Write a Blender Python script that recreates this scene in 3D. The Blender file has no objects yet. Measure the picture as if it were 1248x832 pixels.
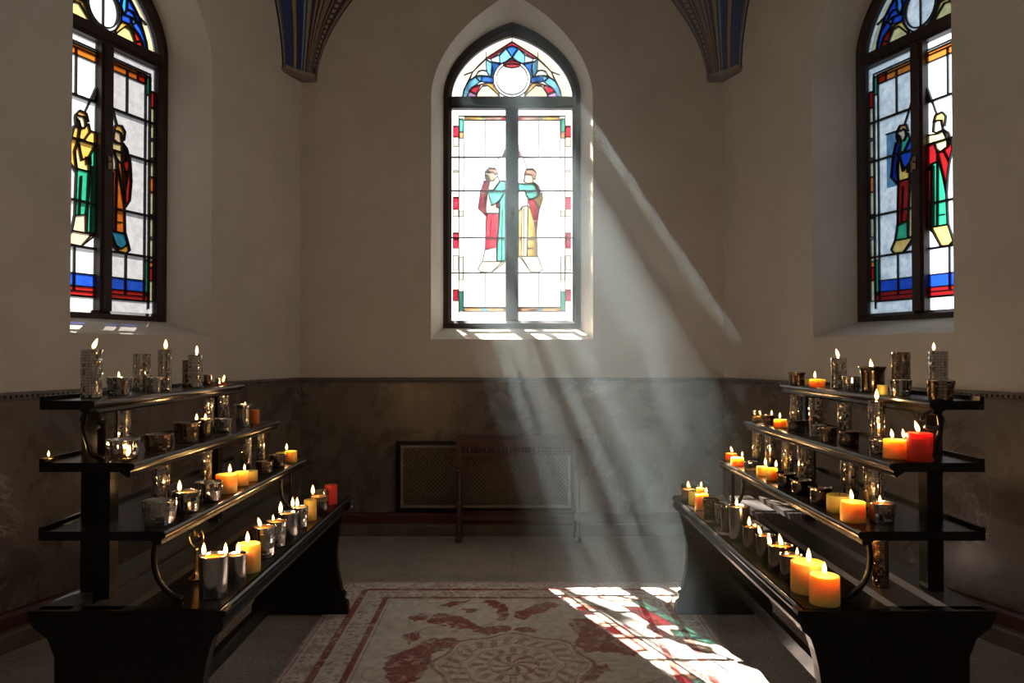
import bpy, bmesh, math, random
from mathutils import Vector, Matrix
import numpy as np
random.seed(7)
PI = math.pi
SC = bpy.context.scene
COL = SC.collection

# ------------------------------------------------------------------ helpers
def link(o):
    COL.objects.link(o); return o

def mesh_obj(name, bm, mats, parent=None, smooth=False, recalc=True):
    if recalc and bm.faces:
        bmesh.ops.recalc_face_normals(bm, faces=bm.faces[:])
    me = bpy.data.meshes.new(name)
    bm.to_mesh(me); bm.free()
    if not isinstance(mats, (list, tuple)): mats = [mats]
    for m in mats: me.materials.append(m)
    if smooth:
        me.polygons.foreach_set('use_smooth', [True]*len(me.polygons))
    o = link(bpy.data.objects.new(name, me))
    if parent: o.parent = parent
    return o

def tag(o, label=None, cat=None, group=None, kind=None):
    if label: o['label'] = label
    if cat: o['category'] = cat
    if group: o['group'] = group
    if kind: o['kind'] = kind
    return o

def thing(name, label, cat, loc=(0, 0, 0), rz=0, group=None):
    o = link(bpy.data.objects.new(name, None))
    o.location = loc; o.rotation_euler = (0, 0, rz)
    o.empty_display_size = .05
    return tag(o, label, cat, group)

def box(bm, x0, x1, y0, y1, z0, z1, mi=0):
    v = [bm.verts.new(p) for p in ((x0,y0,z0),(x1,y0,z0),(x1,y1,z0),(x0,y1,z0),(x0,y0,z1),(x1,y0,z1),(x1,y1,z1),(x0,y1,z1))]
    for f in ((0,3,2,1),(4,5,6,7),(0,1,5,4),(1,2,6,5),(2,3,7,6),(3,0,4,7)):
        bm.faces.new([v[i] for i in f]).material_index = mi

def prism(bm, pts, f0, f1, mi=0):
    """extrude a closed 2-D outline between the two mapping functions"""
    a = [bm.verts.new(f0(p)) for p in pts]; b = [bm.verts.new(f1(p)) for p in pts]
    n = len(pts); fs = [bm.faces.new(a), bm.faces.new(b[::-1])]
    for i in range(n):
        fs.append(bm.faces.new((a[i], b[i], b[(i+1) % n], a[(i+1) % n])))
    for f in fs: f.material_index = mi
    return fs

def lathe(bm, prof, n=24, cx=0, cy=0, mi=0, closed=False):
    rings = []
    for r, z in prof:
        if r < 1e-6: rings.append([bm.verts.new((cx, cy, z))])
        else: rings.append([bm.verts.new((cx + r*math.cos(2*PI*i/n), cy + r*math.sin(2*PI*i/n), z)) for i in range(n)])
    prs = list(zip(rings, rings[1:]))
    if closed: prs.append((rings[-1], rings[0]))
    for a, b in prs:
        for i in range(n):
            j = (i+1) % n
            if len(a) == 1 and len(b) == 1: continue
            if len(a) == 1: f = bm.faces.new((a[0], b[i], b[j]))
            elif len(b) == 1: f = bm.faces.new((a[i], b[0], a[j]))
            else: f = bm.faces.new((a[i], b[i], b[j], a[j]))
            f.material_index = mi

def tube(bm, pts, rads, n=8, mi=0):
    pts = [Vector(p) for p in pts]
    if not isinstance(rads, (list, tuple)): rads = [rads]*len(pts)
    rings = []; up = None
    for i, p in enumerate(pts):
        t = (pts[min(i+1, len(pts)-1)] - pts[max(i-1, 0)]).normalized()
        if up is None:
            up = Vector((0, 0, 1)) if abs(t.z) < .9 else Vector((1, 0, 0))
        u = (up - t*up.dot(t)).normalized(); w = t.cross(u); up = u
        rings.append([bm.verts.new(p + (u*math.cos(2*PI*k/n) + w*math.sin(2*PI*k/n))*rads[i]) for k in range(n)])
    for a, b in zip(rings, rings[1:]):
        for k in range(n):
            bm.faces.new((a[k], a[(k+1) % n], b[(k+1) % n], b[k])).material_index = mi
    bm.faces.new(rings[0][::-1]).material_index = mi; bm.faces.new(rings[-1]).material_index = mi

def smooth_path(pts, sub=6):
    pts = [Vector(p) for p in pts]; out = []
    P = [pts[0]*2-pts[1]] + pts + [pts[-1]*2-pts[-2]]
    for i in range(1, len(P)-2):
        for k in range(sub):
            t = k/sub; a, b, c, d = P[i-1], P[i], P[i+1], P[i+2]
            out.append(.5*((2*b) + (c-a)*t + (2*a-5*b+4*c-d)*t*t + (3*b-a-3*c+d)*t**3))
    out.append(pts[-1]); return out

# ------------------------------------------------------------------ materials
def new_mat(name):
    m = bpy.data.materials.new(name); m.use_nodes = True
    nt = m.node_tree; nt.nodes.clear()
    out = nt.nodes.new('ShaderNodeOutputMaterial')
    return m, nt, out

def N(nt, typ, **kw):
    n = nt.nodes.new(typ)
    for k, v in kw.items():
        if k.startswith('i_'):
            n.inputs[k[2:].replace('_', ' ')].default_value = v
        else: setattr(n, k, v)
    return n

def rgba(c): return (c[0], c[1], c[2], 1)

def ramp(nt, stops):
    n = nt.nodes.new('ShaderNodeValToRGB'); cr = n.color_ramp
    while len(cr.elements) < len(stops): cr.elements.new(.5)
    for e, (p, c) in zip(cr.elements, stops): e.position = p; e.color = rgba(c)
    return n

def basic(name, col, rough=.5, metal=0, noise=None, bump=None, spec=.5, col2=None, nscale=20, bscale=40, bstr=.2, stretch=None, **extra):
    m, nt, out = new_mat(name)
    b = N(nt, 'ShaderNodeBsdfPrincipled')
    b.inputs['Roughness'].default_value = rough; b.inputs['Metallic'].default_value = metal
    b.inputs['Specular IOR Level'].default_value = spec
    b.inputs['Base Color'].default_value = rgba(col)
    tc = N(nt, 'ShaderNodeTexCoord'); src = tc.outputs['Object']
    if stretch:
        mp = N(nt, 'ShaderNodeMapping'); mp.inputs['Scale'].default_value = stretch
        nt.links.new(src, mp.inputs['Vector']); src = mp.outputs['Vector']
    if col2:
        t = N(nt, 'ShaderNodeTexNoise', i_Scale=nscale, i_Detail=6.0, i_Roughness=.65)
        nt.links.new(src, t.inputs['Vector'])
        r = ramp(nt, [(.32, col), (.68, col2)])
        nt.links.new(t.outputs['Fac'], r.inputs['Fac']); nt.links.new(r.outputs['Color'], b.inputs['Base Color'])
    if bump:
        t = N(nt, 'ShaderNodeTexNoise', i_Scale=bscale, i_Detail=5.0, i_Roughness=.6)
        nt.links.new(src, t.inputs['Vector'])
        bp = N(nt, 'ShaderNodeBump', i_Strength=bstr, i_Distance=bump)
        nt.links.new(t.outputs['Fac'], bp.inputs['Height']); nt.links.new(bp.outputs['Normal'], b.inputs['Normal'])
    for k, v in extra.items():
        b.inputs[k.replace('_', ' ')].default_value = v
    nt.links.new(b.outputs['BSDF'], out.inputs['Surface'])
    return m

def glass_mat(name, col, var=.0, col2=None, scale=25, tl=None):
    m, nt, out = new_mat(name)
    tr = N(nt, 'ShaderNodeBsdfTransparent'); tr.inputs['Color'].default_value = rgba(col)
    if col2:
        tc = N(nt, 'ShaderNodeTexCoord')
        t = N(nt, 'ShaderNodeTexNoise', i_Scale=scale, i_Detail=5.0, i_Roughness=.7)
        nt.links.new(tc.outputs['Object'], t.inputs['Vector'])
        r = ramp(nt, [(.35, col), (.65, col2)])
        nt.links.new(t.outputs['Fac'], r.inputs['Fac']); nt.links.new(r.outputs['Color'], tr.inputs['Color'])
    gl = N(nt, 'ShaderNodeBsdfGlossy'); gl.inputs['Roughness'].default_value = .25; gl.inputs['Color'].default_value = (.9, .9, .9, 1)
    mx = N(nt, 'ShaderNodeMixShader'); mx.inputs[0].default_value = .03
    base = tr
    if tl:      # opalescent glass: most of the light is scattered on its way through
        ts = N(nt, 'ShaderNodeBsdfTranslucent')
        sc_ = N(nt, 'ShaderNodeMix', data_type='RGBA', blend_type='MULTIPLY'); sc_.inputs['Factor'].default_value = 1
        sc_.inputs['A'].default_value = rgba(col); sc_.inputs['B'].default_value = (tl[1], tl[1], tl[1], 1)
        if col2: nt.links.new(r.outputs['Color'], sc_.inputs['A'])
        nt.links.new(sc_.outputs['Result'], ts.inputs['Color'])
        base = N(nt, 'ShaderNodeMixShader'); base.inputs[0].default_value = tl[0]
        nt.links.new(tr.outputs[0], base.inputs[1]); nt.links.new(ts.outputs[0], base.inputs[2])
    nt.links.new(base.outputs[0], mx.inputs[1]); nt.links.new(gl.outputs[0], mx.inputs[2])
    nt.links.new(mx.outputs[0], out.inputs['Surface'])
    return m

M = {}
M['plaster'] = basic('plaster', (.64, .59, .52), .9, col2=(.55, .50, .435), nscale=2.2, bump=.008, bscale=60, bstr=.5, spec=.2)
M['wood_frame'] = basic('dark_window_wood', (.022, .011, .008), .5, spec=.3, col2=(.040, .021, .015), nscale=6, stretch=(6, 6, 1))
M['black_wood'] = basic('black_lacquered_wood', (.007, .0055, .005), .26, spec=.22, col2=(.013, .010, .008), nscale=5, stretch=(7, 1, 7), bump=.002, bscale=30, bstr=.15)
M['slat_wood'] = basic('worn_plank_wood', (.030, .026, .023), .33, spec=.35, col2=(.060, .053, .047), nscale=6, stretch=(9, 1, 9), bump=.002, bscale=30, bstr=.2)
M['table_wood'] = basic('red_brown_wood', (.045, .014, .010), .35, col2=(.085, .030, .022), nscale=6, stretch=(1, 6, 6))
M['tree_bark'] = basic('grey_bark', (.09, .07, .055), .9, col2=(.05, .04, .03), nscale=8)
M['lead'] = basic('lead_came', (.012, .010, .010), .6)
M['steel'] = basic('hammered_metal', (.62, .58, .535), .12, metal=1, col2=(.46, .42, .385), nscale=9)
M['steel_plain'] = basic('plain_tin', (.60, .58, .56), .15, metal=1, bump=.002, bscale=40, bstr=.10, col2=(.48, .45, .43), nscale=9)
M['iron'] = basic('blackened_iron', (.02, .016, .014), .5, col2=(.03, .024, .02), nscale=9)
M['dark_metal'] = basic('dark_bronze', (.40, .31, .235), .14, metal=1, col2=(.27, .20, .145), nscale=9)
M['brass'] = basic('aged_brass', (.75, .50, .20), .25, metal=1, col2=(.55, .33, .12), nscale=12)
M['wick'] = basic('charred_wick', (.02, .015, .012), .9)
M['red_board'] = basic('red_painted_board', (.10, .016, .014), .55, col2=(.055, .012, .010), nscale=7)
M['plinth'] = basic('brown_stone_plinth', (.17, .125, .095), .5, col2=(.08, .055, .04), nscale=7)
M['trimstone'] = basic('carved_trim', (.17, .14, .11), .6, col2=(.10, .08, .065), nscale=30)
M['ceil'] = basic('ceiling_plaster', (.60, .56, .50), .9, col2=(.52, .48, .43), nscale=2)
M['grille'] = basic('bronze_lattice', (.20, .15, .10), .45, metal=.4, col2=(.11, .08, .055), nscale=40)
M['grille_dark'] = basic('grille_backing', (.012, .010, .008), .8)
M['grille_border'] = basic('pale_grille_border', (.34, .29, .22), .55, col2=(.17, .14, .10), nscale=18)
# springer paint
M['p_black'] = basic('paint_black', (.012, .010, .010), .7)
M['p_cream'] = basic('paint_cream', (.34, .29, .22), .8, col2=(.26, .22, .17), nscale=14)
M['p_gold'] = basic('paint_ochre', (.40, .28, .13), .7, col2=(.30, .20, .09), nscale=14)
M['p_blue'] = basic('paint_blue', (.03, .055, .20), .7, col2=(.015, .03, .11), nscale=40)
M['p_lblue'] = basic('paint_pale_blue', (.16, .28, .42), .7)
M['p_dblue'] = basic('paint_dark_blue', (.012, .025, .13), .7)
M['p_brown'] = basic('paint_brown', (.07, .028, .018), .7, col2=(.045, .018, .013), nscale=20)
M['p_taupe'] = basic('paint_taupe', (.24, .19, .165), .8, col2=(.18, .145, .125), nscale=14)

def wax_mat(name, col, rad, scale=.02):
    m, nt, out = new_mat(name)
    b = N(nt, 'ShaderNodeBsdfPrincipled')
    b.inputs['Base Color'].default_value = rgba(col)
    b.inputs['Roughness'].default_value = .42
    b.inputs['Subsurface Weight'].default_value = 1
    b.inputs['Subsurface Radius'].default_value = rad
    b.inputs['Subsurface Scale'].default_value = scale
    nt.links.new(b.outputs['BSDF'], out.inputs['Surface'])
    return m
M['wax_yellow'] = wax_mat('yellow_wax', (.92, .59, .145), (1, .56, .16), .06)
M['wax_pale'] = wax_mat('pale_wax', (.62, .42, .19), (1, .6, .25), .02)
M['wax_orange'] = wax_mat('orange_wax', (.85, .27, .05), (1, .3, .06), .04)
M['wax_red'] = wax_mat('red_wax', (.75, .05, .03), (1, .10, .05), .045)
M['wax_dark'] = wax_mat('dark_red_wax', (.25, .035, .025), (1, .12, .06), .03)

def flame_mat():
    m, nt, out = new_mat('candle_flame')
    tc = N(nt, 'ShaderNodeTexCoord'); sp = N(nt, 'ShaderNodeSeparateXYZ')
    nt.links.new(tc.outputs['Generated'], sp.inputs[0])
    r = ramp(nt, [(0, (.9, .25, .05)), (.2, (1, .52, .17)), (.7, (1, .56, .20)), (1, (1, .32, .05))])
    nt.links.new(sp.outputs['Z'], r.inputs['Fac'])
    e = N(nt, 'ShaderNodeEmission', i_Strength=3.2)
    nt.links.new(r.outputs['Color'], e.inputs['Color'])
    t = N(nt, 'ShaderNodeBsdfTransparent')
    a = N(nt, 'ShaderNodeAddShader')
    nt.links.new(e.outputs[0], a.inputs[0]); nt.links.new(t.outputs[0], a.inputs[1])
    nt.links.new(a.outputs[0], out.inputs['Surface'])
    return m
M['flame'] = flame_mat()

def clear_cup_mat():
    m, nt, out = new_mat('clear_votive_glass')
    tr = N(nt, 'ShaderNodeBsdfTransparent'); tr.inputs['Color'].default_value = (.80, .80, .78, 1)
    gl = N(nt, 'ShaderNodeBsdfGlossy'); gl.inputs['Roughness'].default_value = .06
    mx = N(nt, 'ShaderNodeMixShader'); mx.inputs[0].default_value = .13
    nt.links.new(tr.outputs[0], mx.inputs[1]); nt.links.new(gl.outputs[0], mx.inputs[2])
    nt.links.new(mx.outputs[0], out.inputs['Surface'])
    return m
M['clear'] = clear_cup_mat()

def marble_mat():
    m, nt, out = new_mat('brown_marble')
    tc = N(nt, 'ShaderNodeTexCoord')
    n1 = N(nt, 'ShaderNodeTexNoise', i_Scale=3.0, i_Detail=9.0, i_Roughness=.68, i_Distortion=.6)
    nt.links.new(tc.outputs['Object'], n1.inputs['Vector'])
    r1 = ramp(nt, [(.30, (.070, .052, .039)), (.55, (.135, .104, .079)), (.78, (.20, .16, .125))])
    nt.links.new(n1.outputs['Fac'], r1.inputs['Fac'])
    # pale veins
    n2 = N(nt, 'ShaderNodeTexNoise', i_Scale=1.6, i_Detail=6.0, i_Roughness=.6, i_Distortion=1.4)
    nt.links.new(tc.outputs['Object'], n2.inputs['Vector'])
    s = N(nt, 'ShaderNodeMath', operation='SUBTRACT'); s.inputs[1].default_value = .5
    nt.links.new(n2.outputs['Fac'], s.inputs[0])
    ab = N(nt, 'ShaderNodeMath', operation='ABSOLUTE'); nt.links.new(s.outputs[0], ab.inputs[0])
    rv = ramp(nt, [(0, (.8, .8, .8)), (.010, (0, 0, 0))])
    nt.links.new(ab.outputs[0], rv.inputs['Fac'])
    n3 = N(nt, 'ShaderNodeTexNoise', i_Scale=1.1, i_Detail=2.0)
    nt.links.new(tc.outputs['Object'], n3.inputs['Vector'])
    rm = ramp(nt, [(.50, (0, 0, 0)), (.68, (1, 1, 1))]); nt.links.new(n3.outputs['Fac'], rm.inputs['Fac'])
    mu = N(nt, 'ShaderNodeMath', operation='MULTIPLY'); nt.links.new(rv.outputs['Color'], mu.inputs[0]); nt.links.new(rm.outputs['Color'], mu.inputs[1])
    mx = N(nt, 'ShaderNodeMix', data_type='RGBA'); mx.inputs['B'].default_value = (.42, .38, .33, 1)
    nt.links.new(mu.outputs[0], mx.inputs['Factor']); nt.links.new(r1.outputs['Color'], mx.inputs['A'])
    b = N(nt, 'ShaderNodeBsdfPrincipled'); b.inputs['Roughness'].default_value = .22
    nt.links.new(mx.outputs['Result'], b.inputs['Base Color'])
    rr = ramp(nt, [(.3, (.16, .16, .16)), (.7, (.42, .42, .42))]); nt.links.new(n1.outputs['Fac'], rr.inputs['Fac'])
    nt.links.new(rr.outputs['Color'], b.inputs['Roughness'])
    bp = N(nt, 'ShaderNodeBump', i_Strength=.12, i_Distance=.01)
    nb = N(nt, 'ShaderNodeTexNoise', i_Scale=14.0, i_Detail=3.0); nt.links.new(tc.outputs['Object'], nb.inputs['Vector'])
    nt.links.new(nb.outputs['Fac'], bp.inputs['Height']); nt.links.new(bp.outputs['Normal'], b.inputs['Normal'])
    nt.links.new(b.outputs[0], out.inputs['Surface'])
    return m
M['marble'] = marble_mat()

def floor_mat():
    m, nt, out = new_mat('worn_stone_floor')
    tc = N(nt, 'ShaderNodeTexCoord')
    n1 = N(nt, 'ShaderNodeTexNoise', i_Scale=5.5, i_Detail=12.0, i_Roughness=.82)
    nt.links.new(tc.outputs['Object'], n1.inputs['Vector'])
    r1 = ramp(nt, [(.30, (.26, .225, .19)), (.55, (.43, .375, .32)), (.75, (.58, .51, .44))])
    nt.links.new(n1.outputs['Fac'], r1.inputs['Fac'])
    # slabs with dark joints
    br = N(nt, 'ShaderNodeTexBrick', i_Scale=1.0, i_Mortar_Size=.004, i_Brick_Width=.62, i_Row_Height=.62)
    br.inputs['Color1'].default_value = (1, 1, 1, 1); br.inputs['Color2'].default_value = (.86, .86, .86, 1); br.inputs['Mortar'].default_value = (.78, .76, .74, 1)
    nt.links.new(tc.outputs['Object'], br.inputs['Vector'])
    mx = N(nt, 'ShaderNodeMix', data_type='RGBA', blend_type='MULTIPLY'); mx.inputs['Factor'].default_value = 1
    nt.links.new(r1.outputs['Color'], mx.inputs['A']); nt.links.new(br.outputs['Color'], mx.inputs['B'])
    ns = N(nt, 'ShaderNodeTexNoise', i_Scale=70.0, i_Detail=6.0, i_Roughness=.8); nt.links.new(tc.outputs['Object'], ns.inputs['Vector'])
    rs = ramp(nt, [(.36, (.50, .48, .46)), (.52, (1, 1, 1)), (.66, (1.45, 1.42, 1.38))]); nt.links.new(ns.outputs['Fac'], rs.inputs['Fac'])
    mx2 = N(nt, 'ShaderNodeMix', data_type='RGBA', blend_type='MULTIPLY'); mx2.inputs['Factor'].default_value = 1
    nt.links.new(mx.outputs['Result'], mx2.inputs['A']); nt.links.new(rs.outputs['Color'], mx2.inputs['B']); mx = mx2
    b = N(nt, 'ShaderNodeBsdfPrincipled')
    nt.links.new(mx.outputs['Result'], b.inputs['Base Color'])
    rr = ramp(nt, [(.3, (.34, .34, .34)), (.7, (.6, .6, .6))]); nt.links.new(n1.outputs['Fac'], rr.inputs['Fac'])
    nt.links.new(rr.outputs['Color'], b.inputs['Roughness'])
    nb = N(nt, 'ShaderNodeTexNoise', i_Scale=60.0, i_Detail=4.0); nt.links.new(tc.outputs['Object'], nb.inputs['Vector'])
    bp = N(nt, 'ShaderNodeBump', i_Strength=.25, i_Distance=.004)
    nt.links.new(nb.outputs['Fac'], bp.inputs['Height']); nt.links.new(bp.outputs['Normal'], b.inputs['Normal'])
    nt.links.new(b.outputs[0], out.inputs['Surface'])
    return m
M['floor'] = floor_mat()

# ------------------------------------------------------------------ the room
CX, CY = 1.54, 5.37           # half-width of the back wall, its distance
ANG = math.radians(19.5)
SA, CA = math.sin(ANG), math.cos(ANG)
L = 6.5
H = 5.0
FR = {'back': ((0, CY, 0), 0.0), 'left': ((-CX, CY, 0), math.radians(90)-ANG), 'right': ((CX, CY, 0), -math.radians(90)+ANG)}

def place(o, side):
    o.location = FR[side][0]; o.rotation_euler = (0, 0, FR[side][1]); return o

def arch(half, z0, zs, za, n=14, mix=.78):
    """right half of a pointed arch opening: points from the sill up to the apex"""
    pts = [(half, z0), (half, zs)]
    rise = za - zs
    R = (half*half + rise*rise)/(2*half) if rise > half else half
    c = R - half
    top = math.sqrt(max(R*R - c*c, 1e-9))
    for k in range(1, n+1):
        x = half*(1 - (math.sin(k/n*PI/2)**1.0 if k < n else 1)) if False else half*math.cos(k/n*PI/2)
        a = math.sqrt(max(R*R - (x + c)**2, 0))/top
        pts.append((x if k < n else 0, zs + rise*(mix*a + (1-mix)*(1-x/half))))
    return pts

WIN = {
 'back': dict(c=0.0, hw=.590, b0=1.400, s0=3.17, a0=3.93, fw=.529, fb=1.490, fs=3.29, fa=3.856, d=.30),
 'left': dict(c=-1.385, hw=.480, b0=1.400, s0=3.04, a0=3.70, fw=.432, fb=1.490, fs=3.13, fa=3.66, d=.30),
 'left_near': dict(c=-4.75, hw=.80, b0=2.20, s0=3.70, a0=4.60, fw=.74, fb=2.28, fs=3.74, fa=4.55, d=.30),  # opening of an added fill window, out of view
 'right_near': dict(c=4.75, hw=.80, b0=2.20, s0=3.70, a0=4.60, fw=.74, fb=2.28, fs=3.74, fa=4.55, d=.30),
 'right': dict(c=1.385, hw=.480, b0=1.400, s0=3.04, a0=3.70, fw=.432, fb=1.490, fs=3.13, fa=3.66, d=.30),
}
def outline(h):
    return h + [(-x, z) for x, z in h[-2::-1]]

def build_wall(side, x0, x1, key=None):
    w = WIN[key or side]; c = w['c']; bm = bmesh.new(); T = .37
    A = arch(w['hw'], w['b0'], w['s0'], w['a0']); B = arch(w['fw'], w['fb'], w['fs'], w['fa'])
    def skin(pts, y):
        # a wall face with the pointed opening cut out of it
        def V(x, z): return bm.verts.new((x, y, z))
        zs = [p[1] for p in pts]
        for (xa, za), (xb, zb) in zip(pts, pts[1:]):
            bm.faces.new((V(c+xa, za), V(x1, za), V(x1, zb), V(c+xb, zb)))
            bm.faces.new((V(c-xa, za), V(x0, za), V(x0, zb), V(c-xb, zb)))
        bm.faces.new((V(x0, -.05), V(x1, -.05), V(x1, zs[0]), V(x0, zs[0])))
        bm.faces.new((V(x0, zs[-1]), V(x1, zs[-1]), V(x1, H), V(x0, H)))
    skin(A, 0); skin(B, T)
    oa, ob = outline(A), outline(B); n = len(oa)
    ra = [bm.verts.new((c+x, 0, z)) for x, z in oa]
    rb = [bm.verts.new((c+x, w['d'], z)) for x, z in ob]
    rc = [bm.verts.new((c+x, T, z)) for x, z in ob]
    for p, q in ((ra, rb), (rb, rc)):
        for i in range(n):
            bm.faces.new((p[i], p[(i+1) % n], q[(i+1) % n], q[i]))
    for xx in (x0, x1):
        bm.faces.new([bm.verts.new(p) for p in ((xx, 0, -.05), (xx, T, -.05), (xx, T, H), (xx, 0, H))])
    for zz in (-.05, H):
        bm.faces.new([bm.verts.new(p) for p in ((x0, 0, zz), (x1, 0, zz), (x1, T, zz), (x0, T, zz))])
    bmesh.ops.remove_doubles(bm, verts=bm.verts[:], dist=1e-5)
    o = mesh_obj('wall_'+side, bm, M['plaster'])
    tag(o, kind='structure'); return place(o, side)

build_wall('back', -CX-.0, CX+.0)
build_wall('left', -3.2, 0.0)
build_wall('right', 0.0, 3.2)
build_wall('left', -L, -3.2, 'left_near')  # near stretches, each holding an added fill window
build_wall('right', 3.2, L, 'right_near')
EX, EY = CX + SA*L, CY - CA*L       # far ends of the splayed walls
bm = bmesh.new(); box(bm, -EX-.6, EX+.6, EY-.3, EY, -.05, H)
tag(mesh_obj('wall_front', bm, M['plaster']), kind='structure')
plan = [(-EX-.5, EY-.1), (EX+.5, EY-.1), (CX+.5, CY+.45), (-CX-.5, CY+.45)]
bm = bmesh.new(); prism(bm, plan, lambda p: (p[0], p[1], -.12), lambda p: (p[0], p[1], 0))
tag(mesh_obj('floor', bm, M['floor']), kind='structure')
bm = bmesh.new(); prism(bm, plan, lambda p: (p[0], p[1], H), lambda p: (p[0], p[1], H+.2))
tag(mesh_obj('ceiling', bm, M['ceil']), kind='structure')
# corner posts closing the outside of the two corners so no daylight slips between the walls
for s in (-1, 1):
    bm = bmesh.new()
    pts = [(s*CX, CY), (s*CX, CY+.37), (s*(CX+.37*CA), CY+.37*SA)]
    prism(bm, pts, lambda p: (p[0], p[1], -.05), lambda p: (p[0], p[1], H))
    tag(mesh_obj('wall_corner', bm, M['plaster']), kind='structure')

# dado, mouldings, red skirting and stone plinth along the three walls
DADO = 1.085
def mitre(side, d):
    k = d*math.tan((PI/2 - ANG)/2)
    return k
for side in ('back', 'left', 'right'):
    def span(d):
        k = mitre(side, d)
        if side == 'back': return -CX + k, CX - k
        if side == 'left': return -L, -k
        return k, L
    def run(bm, prof, mi=0):
        # prof: closed outline of (proud, z)
        a = [bm.verts.new((span(d)[0], -d, z)) for d, z in prof]; b = [bm.verts.new((span(d)[1], -d, z)) for d, z in prof]
        n = len(prof)
        bm.faces.new(a); bm.faces.new(b[::-1])
        for i in range(n): bm.faces.new((a[i], b[i], b[(i+1) % n], a[(i+1) % n]))
    bm = bmesh.new(); run(bm, [(0, 0), (.022, 0), (.022, DADO), (0, DADO)])
    tag(place(mesh_obj('dado_'+side, bm, M['marble']), side), kind='structure')
    bm = bmesh.new()
    run(bm, [(.0, DADO), (.030, DADO), (.034, DADO+.006), (.028, DADO+.011), (.0, DADO+.011)])
    run(bm, [(.0, DADO+.026), (.03, DADO+.026), (.026, DADO+.036), (.0, DADO+.038)])
    run(bm, [(.0, DADO+.011), (.014, DADO+.011), (.014, DADO+.026), (.0, DADO+.026)])
    x0, x1 = span(.03); x = x0 + .01
    while x < x1 - .02:
        box(bm, x, x+.015, -.026, -.013, DADO+.012, DADO+.025); x += .026
    tag(place(mesh_obj('trim_'+str(('back', 'left', 'right').index(side)+1), bm, M['trimstone']), side), kind='structure')
    bm = bmesh.new(); run(bm, [(.022, .08), (.062, .08), (.062, .135), (.050, .150), (.022, .152)])
    tag(place(mesh_obj('baseboard_'+side, bm, M['red_board']), side), kind='structure')
    bm = bmesh.new(); run(bm, [(.0, 0), (.105, 0), (.105, .070), (.098, .08), (.0, .08)])
    tag(place(mesh_obj('plinth_'+side, bm, M['plinth']), side), kind='structure')

# ------------------------------------------------------------------ stained-glass windows
G = {}
def gl(name, c, c2=None, sc=25): G[name] = glass_mat('glass_'+name, c, col2=c2, scale=sc)
def palette(tagn, P, mul=1.0, tl=None):
    def c(v, k):
        f = 1 if k.startswith('clear') else mul*({'cream': 1.35, 'peach': 1.6, 'ivory': 1.2, 'white': 1.2, 'pale': 1.2}.get(k, 1) if mul < 1 else 1)
        return None if v is None else tuple(x*f for x in v)
    return {k: glass_mat('glass_%s_%s' % (tagn, k), c(v[0], k), col2=c(v[1], k) if len(v) > 1 else None, scale=v[2] if len(v) > 2 else 25, tl=(v[3] if len(v) > 3 else tl) if (k not in ('clear', 'cream', 'ivory', 'white', 'peach', 'pale') if tagn == 'centre' else k.startswith('clear')) else None) for k, v in P.items()}
PB = palette('centre', dict(
    clear=((.44, .44, .435), (.40, .405, .40), 14), peach=((.95, .80, .66), (.97, .88, .78)), cream=((.92, .80, .62), (.95, .86, .72)), red=((.62, .02, .05), (.70, .05, .09)), pink=((.85, .40, .34), (.88, .5, .42)),
    orange=((.90, .48, .22),), gold=((.88, .55, .12), (.92, .66, .25)), teal=((.10, .62, .48), (.2, .72, .60)), green=((.35, .50, .34),), blue=((.02, .13, .68), (.05, .25, .80)),
    sky=((.13, .52, .88), (.25, .62, .90)), pale=((.62, .80, .88), (.78, .86, .90)), lilac=((.60, .36, .70),), skin=((.93, .70, .52),), hair=((.78, .42, .30),), beard=((.38, .20, .12),), white=((.88, .84, .76),), ivory=((.92, .82, .60), (.95, .88, .7))), .55, (.80, .23))
PL = palette('west', dict(
    clear=((.95, .94, .93), (.80, .80, .80), 9, (.94, .060)), clear2=((.80, .78, .80), (.58, .57, .60), 22, (.965, .026)), cream=((.62, .52, .26), (.72, .64, .40)), red=((.50, .02, .015), (.40, .015, .012)), pink=((.70, .10, .03),),
    orange=((.80, .22, .02), (.70, .14, .015)), gold=((.82, .42, .06), (.85, .50, .12)), teal=((.02, .34, .18), (.04, .42, .24)), green=((.05, .40, .28),), blue=((.015, .06, .52), (.02, .12, .66)),
    sky=((.02, .28, .74), (.05, .40, .80)), pale=((.05, .16, .60),), lilac=((.05, .12, .55),), skin=((.85, .62, .40),), hair=((.55, .30, .10),), beard=((.25, .12, .05),), white=((.70, .58, .40),), ivory=((.82, .62, .22), (.85, .70, .32))), 1, (.88, .26))
PR = palette('east', dict(
    clear=((.40, .47, .53), (.22, .28, .34), 22, (.95, .26)), clear2=((.92, .95, .98), (.74, .78, .82), 9, (.6, .6)), cream=((.60, .54, .32), (.66, .60, .42)), red=((.36, .01, .012), (.28, .01, .012)), pink=((.60, .07, .03),),
    orange=((.72, .20, .03),), gold=((.80, .50, .12), (.84, .60, .2)), teal=((.02, .36, .18), (.05, .44, .24)), green=((.04, .38, .26),), blue=((.01, .05, .46), (.02, .10, .60)),
    sky=((.04, .26, .76), (.08, .36, .82)), pale=((.03, .18, .66),), lilac=((.05, .10, .5),), skin=((.80, .60, .42),), hair=((.50, .28, .10),), beard=((.25, .12, .05),), white=((.66, .62, .52),), ivory=((.80, .66, .28), (.84, .72, .36)), steel=((.16, .32, .48), (.10, .24, .40), 9)), 1, (.85, .85))

FO = (570, 170, 538/110.); TO = (540, 20, 1248/170.)
def Fp(pts): return [(FO[0]+x/FO[2], FO[1]+y/FO[2]) for x, y in pts]
def Tp(pts): return [(TO[0]+x/TO[2], TO[1]+y/TO[2]) for x, y in pts]
def mir(pts): return [(1248-x, y) for x, y in pts][::-1]

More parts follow.
